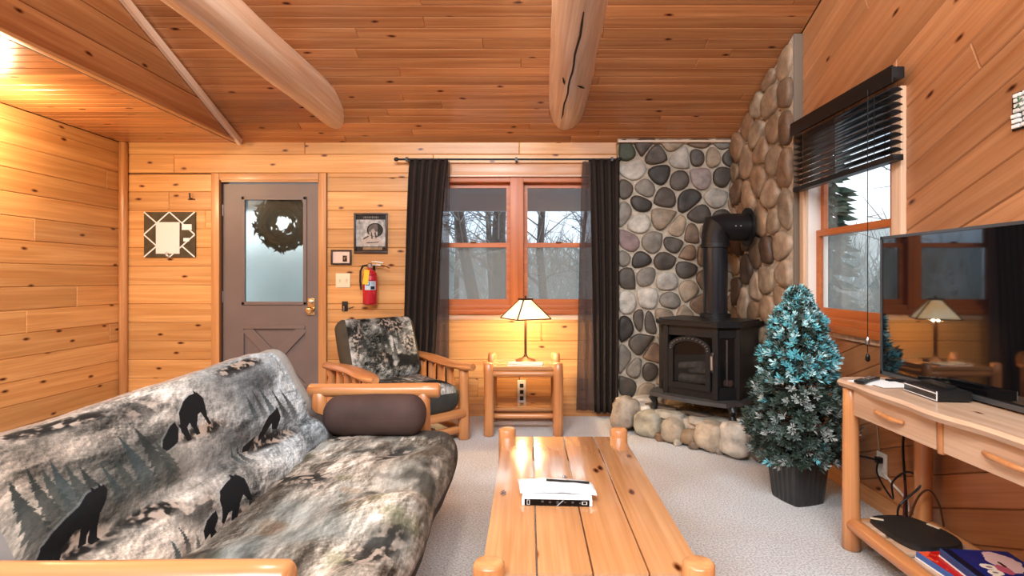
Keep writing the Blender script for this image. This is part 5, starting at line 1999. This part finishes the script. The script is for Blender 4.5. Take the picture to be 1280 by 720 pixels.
# flue
MB().lathe([(0.10, 0), (0.115, 0.0), (0.115, 0.03), (0.10, 0.035)], 24).build('flue_collar', BLACKM, sv, Matrix.Translation((0, 0.145, Z1 + 0.04)), True)
PZ = 1.60 - HZT
FY = 0.145
pipe = MB().tube([(0, FY, Z1 + 0.03), (0, FY, PZ - 0.12)], 0.092, 26, caps=False)
pipe.build('flue_pipe', PIPEM, sv, None, True)
ex = lambda t, dz: (0.7071 * t, FY + 0.7071 * t, PZ + dz)        # towards the right wall
el = MB().tube([ex(0, -0.14), ex(0.0, -0.055), ex(0.012, -0.012), ex(0.055, 0.0), ex(0.262, 0.0)], [0.102, 0.104, 0.125, 0.106, 0.106], 24)
el.build('flue_elbow', BLACKM, sv, None, True)
MB().lathe([(0.093, 0), (0.110, 0.002), (0.110, 0.03), (0.093, 0.032)], 26).build('pipe_band', BLACKM, sv, Matrix.Translation((0, FY, PZ - 0.16)), True)
MB().lathe([(0.10, 0.0), (0.150, 0.0), (0.150, 0.012), (0.10, 0.02)], 30, None, False).build('wall_thimble', BLACKM, sv, Matrix.Translation(ex(0.238, 0)) @ Matrix.Rotation(PI / 4, 4, 'Z') @ Matrix.Rotation(PI / 2, 4, 'Y'), True)
for x in (-0.02, 0.02):
    MB().lathe([(0.006, 0), (0.006, 0.004), (0.001, 0.007)], 8).build('rivet', SILVER, sv, Matrix.Translation(Vector(ex(0.14 + x, 0)) + Vector((0.0745, -0.0745, 0.0))) @ Matrix.Rotation(PI / 4, 4, 'Z') @ Matrix.Rotation(PI / 2, 4, 'X'))

# ------------------------------------------------------------------ small frosted tree
xt = thing('christmas_tree', 'small frosted artificial tree with turquoise-lit tips in a black ribbed pot', 'tree', (1.475, 3.02, 0))
mb = MB()
pb, ptp = 0.100, 0.122
N = 44
vs, fs = [], []
for z, s in ((0.0, pb), (0.02, pb + 0.001), (0.235, ptp), (0.25, ptp + 0.006), (0.25, ptp - 0.012), (0.21, ptp - 0.016)):
    for k in range(N):
        a = 2 * PI * k / N
        e = 1 / max(abs(math.cos(a)), abs(math.sin(a))) ** 0.75
        rib = 0.0045 if (k % 2 and 0.01 < z < 0.24) else 0
        vs.append(((s + rib) * e * math.cos(a), (s + rib) * e * math.sin(a), z))
for i in range(5):
    for k in range(N):
        fs.append((i * N + k, i * N + (k + 1) % N, (i + 1) * N + (k + 1) % N, (i + 1) * N + k))
fs.append(tuple(reversed(range(N))))
fs.append(tuple(5 * N + k for k in range(N)))
mesh('pot', vs, fs, plain('black_pot', (0.018, 0.018, 0.018), 0.35, noise_amt=0.4, noise_scale=12, spec=0.6), xt, Matrix.Rotation(R(18), 4, 'Z'))
MB().tube([(0, 0, 0.2), (0, 0, 1.1)], [0.02, 0.006], 8).build('trunk', BARK, xt, None, True)


def sprig(mb, p, d, L, wd, n):
    d = d.normalized()
    o = d.orthogonal().normalized()
    for k in range(n):
        a = 2 * PI * k / n + random.uniform(-0.4, 0.4)
        s = (o * math.cos(a) + d.cross(o) * math.sin(a))
        q = (d * random.uniform(0.35, 1.0) + s * random.uniform(0.35, 0.8)).normalized()
        b = p + d * L * random.uniform(-0.4, 0.35)
        t = b + q * L * random.uniform(0.7, 1.1)
        wv = q.cross(s).normalized() * wd * 0.5
        m = b.lerp(t, 0.55)
        mb.add([b, m - wv + s * 0.003, t, m + wv + s * 0.003], [(0, 1, 2), (0, 2, 3)])


tree_mb = {'needles': MB(), 'frosted_needles': MB(), 'teal_lit_tips': MB(), 'highlight_tips': MB(), 'white_tips': MB()}
wood_mb = MB()
for k in range(2300):
    f = random.random() ** 1.15          # 0 foot, 1 top
    z = 0.24 + 0.90 * f
    env = 0.298 * (1 - f) ** 0.56 * min(1, 0.76 + f * 1.6) + 0.008
    # a few tiers stand out
    env *= 0.93 + 0.10 * math.sin(z * 34)
    a = random.uniform(0, 2 * PI)
    rr = env * random.choice((1.0, 0.97, 0.9, 0.8, 0.62)) * random.uniform(0.9, 1.04)
    p = Vector((rr * math.cos(a), rr * math.sin(a), z + random.uniform(-0.015, 0.015)))
    d = Vector((math.cos(a), math.sin(a), 0.15 + 0.6 * f))
    outer = rr > env * 0.86
    if z > 0.66:  # upper frost colours also carry the teal window light and its pale highlights
        kind = random.choices(('teal_lit_tips', 'highlight_tips', 'frosted_needles', 'needles'), (4, 2.6, 1.8, 1.6) if outer else (1, 0, 2, 5))[0]
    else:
        kind = random.choices(('teal_lit_tips', 'white_tips', 'frosted_needles', 'needles'), (0.25, 2.0, 3.6, 4.5) if outer else (0, 0, 1, 7))[0]
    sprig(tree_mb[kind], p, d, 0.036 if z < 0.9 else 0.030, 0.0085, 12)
    if k % 5 == 0:
        wood_mb.tube([(0, 0, z - 0.03), tuple(p)], [0.004, 0.002], 4, caps=False)
sprig(tree_mb['teal_lit_tips'], Vector((0, 0, 1.13)), Vector((0, 0, 1)), 0.05, 0.013, 12)
for nm, c, rg in (('needles', (0.020, 0.040, 0.026), 0.7), ('frosted_needles', (0.085, 0.125, 0.11), 0.65), ('teal_lit_tips', (0.13, 0.46, 0.52), 0.5), ('highlight_tips', (0.50, 0.76, 0.80), 0.5), ('white_tips', (0.34, 0.38, 0.365), 0.6)):
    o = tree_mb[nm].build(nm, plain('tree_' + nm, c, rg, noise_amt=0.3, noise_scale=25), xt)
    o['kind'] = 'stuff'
    o['label'] = {'needles': 'dark green needles', 'frosted_needles': 'grey frosted needles', 'teal_lit_tips': 'frosted branch tips with turquoise light in their colour', 'highlight_tips': 'frosted branch tips coloured as pale blue highlights', 'white_tips': 'white frosted branch tips'}[nm]
o = wood_mb.build('branches', BARK, xt)
o['kind'] = 'stuff'

# ------------------------------------------------------------------ console desk
DXF, DXB, DY1, DY0, DTZ = 1.425, 1.795, 2.50, 1.28, 0.755
de = thing('console_desk', 'pine log console desk with two drawers along the board wall', 'desk', ((DXF + DXB) / 2, (DY0 + DY1) / 2, 0))
ox, oy = (DXF + DXB) / 2, (DY0 + DY1) / 2
dl = lambda x, y, z: (x - ox, y - oy, z)
# top with a live front edge
n = 30
vs, fs = [], []
for i in range(n + 1):
    f = i / n
    y = DY0 - 0.03 + (DY1 - DY0 + 0.06) * f
    e = 0.010 * math.sin(f * 9) + 0.006 * math.sin(f * 23)
    rnd = 0.06 * max(0, (f - 0.95) / 0.05) ** 2
    vs += [dl(DXF - 0.035 + e + rnd, y, DTZ - 0.030), dl(DXF - 0.045 + e + rnd, y, DTZ - 0.012), dl(DXF - 0.035 + e + rnd, y, DTZ), dl(DXB + 0.01, y, DTZ), dl(DXB + 0.01, y, DTZ - 0.030)]
for i in range(n):
    for k in range(5):
        fs.append((i * 5 + k, (i + 1) * 5 + k, (i + 1) * 5 + (k + 1) % 5, i * 5 + (k + 1) % 5))
fs += [tuple(range(5)), tuple(n * 5 + k for k in reversed(range(5)))]
mesh('top', vs, [tuple(reversed(f)) for f in fs], DESK['y'], de)
legs = [(DXF + 0.015, DY1 - 0.04), (DXF + 0.015, DY0 + 0.04), (DXB - 0.035, DY1 - 0.04), (DXB - 0.035, DY0 + 0.04)]
for x, y in legs:
    log('leg', dl(x, y, 0), dl(x, y, DTZ - 0.032), 0.036, 0.033, de, LOGF, 14, 6, 0.05)
box('apron', dl(DXF + 0.025, oy, DTZ - 0.09), (0.018, DY1 - DY0 - 0.10, 0.122), DESK, de, 0.003)
box('apron', dl(ox + 0.02, DY1 - 0.045, DTZ - 0.085), (DXB - DXF - 0.10, 0.018, 0.105), DESK, de, 0.003)
box('apron', dl(ox + 0.02, DY0 + 0.045, DTZ - 0.085), (DXB - DXF - 0.10, 0.018, 0.105), DESK, de, 0.003)
box('apron', dl(DXB - 0.03, oy, DTZ - 0.085), (0.018, DY1 - DY0 - 0.14, 0.105), DESK, de, 0.003)
for y0, y1 in ((1.925, 2.41), (1.37, 1.89)):
    d = box('drawer', dl(DXF + 0.008, (y0 + y1) / 2, DTZ - 0.09), (0.022, y1 - y0, 0.112), DESK, de, 0.004)
    MB().tube([(-0.016, 0.085, 0.0), (-0.034, 0.05, 0.004), (-0.036, -0.05, 0.0), (-0.016, -0.085, -0.004)], [0.008, 0.010, 0.010, 0.008], 10).build('pull', LOGF, d, None, True)
log('divider_post', dl(DXF + 0.006, 1.907, DTZ - 0.155), dl(DXF + 0.006, 1.907, DTZ - 0.03), 0.014, 0.014, de, LOGF, 10, 3)
log('lower_rail', dl(DXF + 0.015, DY1 - 0.02, 0.118), dl(DXF + 0.015, DY0 + 0.02, 0.118), 0.032, 0.030, de, LOGF, 14, 10, 0.04)
log('lower_rail', dl(DXB - 0.018, DY1 - 0.02, 0.112), dl(DXB - 0.018, DY0 + 0.02, 0.112), 0.026, 0.026, de, LOGF, 14, 10, 0.04)
for y in (DY1 - 0.04, DY0 + 0.04):
    log('cross_rail', dl(DXF + 0.02, y, 0.11), dl(DXB - 0.04, y, 0.11), 0.026, 0.026, de, LOGF, 12, 5)
for k in range(7):
    y = DY0 + 0.13 + (DY1 - DY0 - 0.26) * k / 6
    box('shelf_slat', dl(ox - 0.005, y, 0.130), (DXB - DXF - 0.07, 0.13, 0.014), DESK, de, 0.003)

# television
XT = 1.62
tv = thing('television', 'large black flat television on the pine console desk', 'television', (XT + 0.03, 2.005, DTZ))
TW, TH = 1.11, 0.632
MB().box((0.015, 0, TH / 2 + 0.012), (0.05, TW, TH), None, 0.006).build('body', BLACKP, tv, None, True)
m, n_, l_, b_ = new_mat('tv_glass')
b_.inputs['Base Color'].default_value = (0.004, 0.004, 0.005, 1)
b_.inputs['Roughness'].default_value = 0.035
b_.inputs['IOR'].default_value = 1.9
MB().box((-0.0115, 0, TH / 2 + 0.016), (0.004, TW - 0.022, TH - 0.034)).build('screen', m, tv)
mb = MB()
for c, s in (((-0.013, 0, TH + 0.006), (0.008, TW, 0.012)), ((-0.013, 0, 0.017), (0.008, TW, 0.018)), ((-0.013, TW / 2 - 0.006, TH / 2 + 0.012), (0.008, 0.012, TH)), ((-0.013, -TW / 2 + 0.006, TH / 2 + 0.012), (0.008, 0.012, TH))):
    mb.box(c, s)
mb.build('bezel', plain('tv_bezel', (0.05, 0.052, 0.056), 0.2, spec=0.7), tv)
MB().box((0.045, 0, 0.30), (0.03, 0.62, 0.34), None, 0.006).build('rear_housing', BLACKP, tv, None, True)
for sy in (-0.40, 0.40):
    MB().box((0.0, sy, 0.006), (0.17, 0.03, 0.012), None, 0.003).build('foot', BLACKP, tv)

# disc player and papers on the desk
dv = thing('disc_player', 'slim black disc player with a bright front edge on the desk', 'player', (1.553, 2.11, DTZ + 0.0005), R(-6))
MB().box((0.01, 0, 0.022), (0.115, 0.21, 0.036), None, 0.003).build('body', BLACKP, dv, None, True)
MB().box((-0.0495, 0, 0.022), (0.005, 0.21, 0.037), None, 0.001).build('front_panel', plain('player_front', (0.02, 0.02, 0.022), 0.15), dv)
LINE = plain('pale_edge', (0.72, 0.73, 0.74), 0.3)
MB().box((-0.0525, 0, 0.031), (0.003, 0.20, 0.004)).build('front_line', LINE, dv)
MB().box((-0.0525, 0, 0.0055), (0.003, 0.21, 0.003)).build('front_line', LINE, dv)
MB().box((-0.0525, -0.1035, 0.022), (0.003, 0.003, 0.034)).build('front_line', LINE, dv)
MB().box((0.02, 0.01, 0.046), (0.04, 0.15, 0.012), None, 0.003).build('card_tray', BLACKP, dv, None, True)
for sy in (-0.08, 0.08):
    MB().box((0, sy, 0.002), (0.09, 0.02, 0.004)).build('foot', BLACKP, dv)
pp = thing('paper_sheet', 'loose white sheets at the near corner of the desk beside the television', 'paper', (1.47, 2.395, DTZ + 0.0005), R(12))
pp['label'] = 'loose white sheets on the desk end nearest the frosted tree'
MB().box((0.03, 0, 0.001), (0.16, 0.11, 0.002)).build('sheet', PAPER, pp, Matrix.Rotation(0.2, 4, 'Z'))
MB().box((0.05, -0.06, 0.0035), (0.14, 0.14, 0.002)).build('sheet', PAPER, pp, Matrix.Rotation(-0.15, 4, 'Z'))
rm = thing('remote_control', 'thin black remote lying across the loose white sheets', 'remote', (1.475, 2.40, DTZ + 0.0055), R(-52))
MB().box((0, 0, 0.006), (0.042, 0.17, 0.012), None, 0.004).build('case', BLACKP, rm, None, True)
for i in range(2):
    for j in range(4):
        MB().box((-0.008 + 0.016 * i, 0.05 - 0.022 * j, 0.013), (0.008, 0.010, 0.003)).build('button', SILVER, rm)

# black receiver tray and board games on the lower shelf
bx = thing('receiver_box', 'flat black box with rounded corners on the lower shelf of the desk', 'box', (1.592, 2.29, 0.1378))
pts = [(-0.10, 0.155), (0.05, 0.165), (0.105, 0.14), (0.165, 0.0), (0.16, -0.12), (0.08, -0.165), (-0.06, -0.165), (-0.115, -0.10), (-0.12, 0.12)]
pts = [(0.86 * x, 0.92 * y) for x, y in pts]
pts = resample(chaikin(pts if area2(pts) > 0 else pts[::-1], 2), 30)
mb = MB()
mb.add(*prism(pts, 0.0, 0.020))
mb.add(*prism([(x * 0.97, y * 0.97) for x, y in pts], 0.020, 0.026))
mb.build('case', plain('matte_black', (0.014, 0.012, 0.011), 0.6), bx)
for x, y, a in ((-0.082, 0.10, 1.1), (0.112, 0.03, 0.4)):
    MB().box((0, 0, 0), (0.012, 0.05, 0.004), None, 0.001).build('label_strip', CREAM, bx, Matrix.Translation((x, y, 0.0275)) @ Matrix.Rotation(a, 4, 'Z'))


def game_top(kind):
    H, W = 180, 260
    n1 = fbm(H, W, (7, 9), 4, 0.6, 200 + kind)
    yy, xx = np.mgrid[0:H, 0:W]
    if kind == 0:
        img = np.ones((H, W, 3)) * np.array((0.03, 0.13, 0.42))
        img[:22] = (0.02, 0.05, 0.14)
        for k in range(5):        # puffy white title too soft to read
            cx = 40 + k * 30
            paint(img, ((xx - cx) / 17.0) ** 2 + ((yy - 52 - 3 * k) / 22.0) ** 2 < 1 + (n1 - 0.5) * 1.4, (0.92, 0.87, 0.80))
            paint(img, ((xx - cx) / 6.0) ** 2 + ((yy - 52 - 3 * k) / 9.0) ** 2 < 0.8 + (n1 - 0.5), (0.35, 0.26, 0.30), 0.7)
        paint(img, ((xx - 190) / 58.0) ** 2 + ((yy - 125) / 42.0) ** 2 < 1 + (n1 - 0.5), (0.86, 0.72, 0.70))
        paint(img, ((xx - 150) / 30.0) ** 2 + ((yy - 96) / 16.0) ** 2 < 1 + (n1 - 0.5) * 2, (0.72, 0.34, 0.42))
        paint(img, ((xx - 178) / 17.0) ** 2 + ((yy - 110) / 5.0) ** 2 < 1, (0.25, 0.08, 0.08))
    else:
        img = np.ones((H, W, 3)) * np.array((0.25, 0.55, 0.78))
        img *= (0.7 + 0.6 * n1)[..., None]
        red = poly_mask(H, W, [(60, 0), (260, 0), (260, 110), (130, 90)])
        paint(img, red, (0.72, 0.08, 0.08))
        paint(img, red & (n1 > 0.55), (0.90, 0.35, 0.22))
        paint(img, red & (((xx - 165) / 48.0) ** 2 + ((yy - 50) / 16.0) ** 2 < 1 + (n1 - 0.5) * 2), (0.93, 0.82, 0.68))
        paint(img, ((xx - 55) / 22.0) ** 2 + ((yy - 60) / 42.0) ** 2 < 1, (0.88, 0.66, 0.62))
        paint(img, (((xx - 120) / 40.0) ** 2 + ((yy - 130) / 26.0) ** 2 < 1 + (n1 - 0.5) * 2), (0.75, 0.88, 0.95), 0.8)
        img[150:] = (0.04, 0.12, 0.36)
    return img


def game_box(label, loc, rz, sx, sy, h, kind, side):
    t = thing('game_box', label, 'game', loc, rz)
    lid = MB().box((0, 0, h / 2), (sx, sy, h), None, 0.003).build('lid', plain('game_card', side, 0.5), t)
    z = h + 0.0008
    mesh('lid_print', [(sx / 2 - 0.004, sy / 2 - 0.004, z), (-sx / 2 + 0.004, sy / 2 - 0.004, z), (-sx / 2 + 0.004, -sy / 2 + 0.004, z), (sx / 2 - 0.004, -sy / 2 + 0.004, z)][::-1], [(0, 1, 2, 3)], print_mat('game_print', game_top(kind), 0.35), lid, uv=[(0, 0), (0, 1), (1, 1), (1, 0)])
    MB().box((0, 0, 0.0035), (sx + 0.003, sy + 0.003, 0.006)).build('rim', PAPER, t)
    return t


game_box('flat light blue and red board game box under the dark blue one', (1.607, 1.95, 0.1378), R(3), 0.235, 0.33, 0.026, 1, (0.05, 0.13, 0.40))
game_box('dark blue board game box with pale puffy title, stacked on top', (1.640, 1.89, 0.1652), R(-6), 0.235, 0.33, 0.032, 0, (0.02, 0.06, 0.20))

# outlet and cables behind the desk
ot = thing('wall_outlet', 'white wall outlet with a black plug behind the console desk', 'outlet', (XR - 0.001, 2.845, 0.245))
MB().box((-0.004, 0, 0), (0.008, 0.08, 0.125), None, 0.003).build('plate', WHITE, ot, None, True)
MB().box((-0.02, 0.0, 0.025), (0.03, 0.03, 0.03), None, 0.004).build('plug', BLACKP, ot, None, True)
MB().tube([(-0.03, 0.0, 0.025), (-0.07, 0.03, 0.03), (-0.10, 0.06, 0.026)], 0.006, 6).build('plug_lead', BLACKP, ot, None, True)


def cable(label, pts, r, mat, n=10, grp=None):
    P = [Vector(p) for p in pts]
    out = []
    for i in range(len(P) - 1):
        a, b, c, d = P[max(i - 1, 0)], P[i], P[i + 1], P[min(i + 2, len(P) - 1)]
        for k in range(n):
            t = k / n
            out.append(0.5 * ((2 * b) + (c - a) * t + (2 * a - 5 * b + 4 * c - d) * t * t + (3 * b - a - 3 * c + d) * t ** 3))
    out.append(P[-1])
    o = MB().tube(out, r, 7).build('cable', mat, None, None, True)
    return tag(o, label, 'cable', grp)


cable('black cable looping from the wall plug down to the flat black box', [(1.80, 2.835, 0.27), (1.76, 2.78, 0.22), (1.73, 2.62, 0.16), (1.69, 2.56, 0.26), (1.72, 2.50, 0.33), (1.74, 2.44, 0.30), (1.66, 2.46, 0.20), (1.62, 2.42, 0.168)], 0.0045, BLACKP)
cable('white cord slanting down from the outlet to the lower shelf', [(1.815, 2.83, 0.215), (1.80, 2.72, 0.19), (1.77, 2.58, 0.17), (1.70, 2.47, 0.168)], 0.0055, WHITE)
cable('black cable bundle hanging down beside the rear leg of the desk', [(1.80, 2.60, 0.80), (1.80, 2.63, 0.62), (1.795, 2.62, 0.52), (1.79, 2.635, 0.42), (1.785, 2.62, 0.30), (1.765, 2.58, 0.20), (1.66, 2.42, 0.166)], 0.006, BLACKP)
cable('dark red cable twisted round the black bundle by the rear leg', [(1.81, 2.69, 0.80), (1.81, 2.67, 0.64), (1.80, 2.645, 0.50), (1.805, 2.655, 0.40), (1.775, 2.60, 0.24), (1.64, 2.41, 0.166)], 0.0045, plain('dark_red_cord', (0.09, 0.02, 0.02), 0.4))
cable('brown cable in a small arch in front of the rear desk leg', [(1.66, 2.40, 0.168), (1.69, 2.39, 0.26), (1.715, 2.36, 0.30), (1.735, 2.33, 0.25), (1.74, 2.31, 0.168)], 0.0045, BRONZE)
cable('thin tan cord hanging straight down above the wall outlet', [(1.822, 2.90, 0.62), (1.823, 2.885, 0.45), (1.822, 2.865, 0.312)], 0.004, plain('tan_cord', (0.42, 0.30, 0.18), 0.5))
cable('dark cord sagging between the wall and the cable bundle', [(1.822, 2.86, 0.50), (1.80, 2.75, 0.465), (1.79, 2.66, 0.475), (1.79, 2.58, 0.51)], 0.004, BLACKP)

# white ornament on the board wall
orn = thing('wall_ornament', 'rough white ornament with green leaves on the slanted board wall', 'ornament', (XR - 0.002, 1.97, 1.83))
mb = MB()
for i in range(5):
    for j in range(7):
        y, z = -0.10 + 0.04 * i + random.uniform(-0.008, 0.008), -0.057 + 0.019 * j
        mb.box((-0.008, y + 0.02, z), (0.016 + random.uniform(0, 0.01), 0.033, 0.014), None, 0.003)
mb.build('blocks', plain('whitewash', (0.80, 0.79, 0.75), 0.8, noise_amt=0.2, noise_scale=40), orn)
MB().box((-0.003, 0, 0.0), (0.006, 0.215, 0.14)).build('backing', BLACKM, orn)
mb = MB()
for k in range(10):
    p = Vector((-0.026, random.uniform(0.0, 0.07), random.uniform(-0.03, 0.05)))
    d = Vector((random.uniform(-0.5, 0.1), random.uniform(-1, 1), random.uniform(-1, 1))).normalized()
    sprig(mb, p, d, 0.016, 0.008, 2)
mb.build('leaves', plain('leaf_green', (0.04, 0.14, 0.05), 0.6), orn)

# ------------------------------------------------------------------ rule: labels of repeated parts stay plain
bpy.context.view_layer.update()
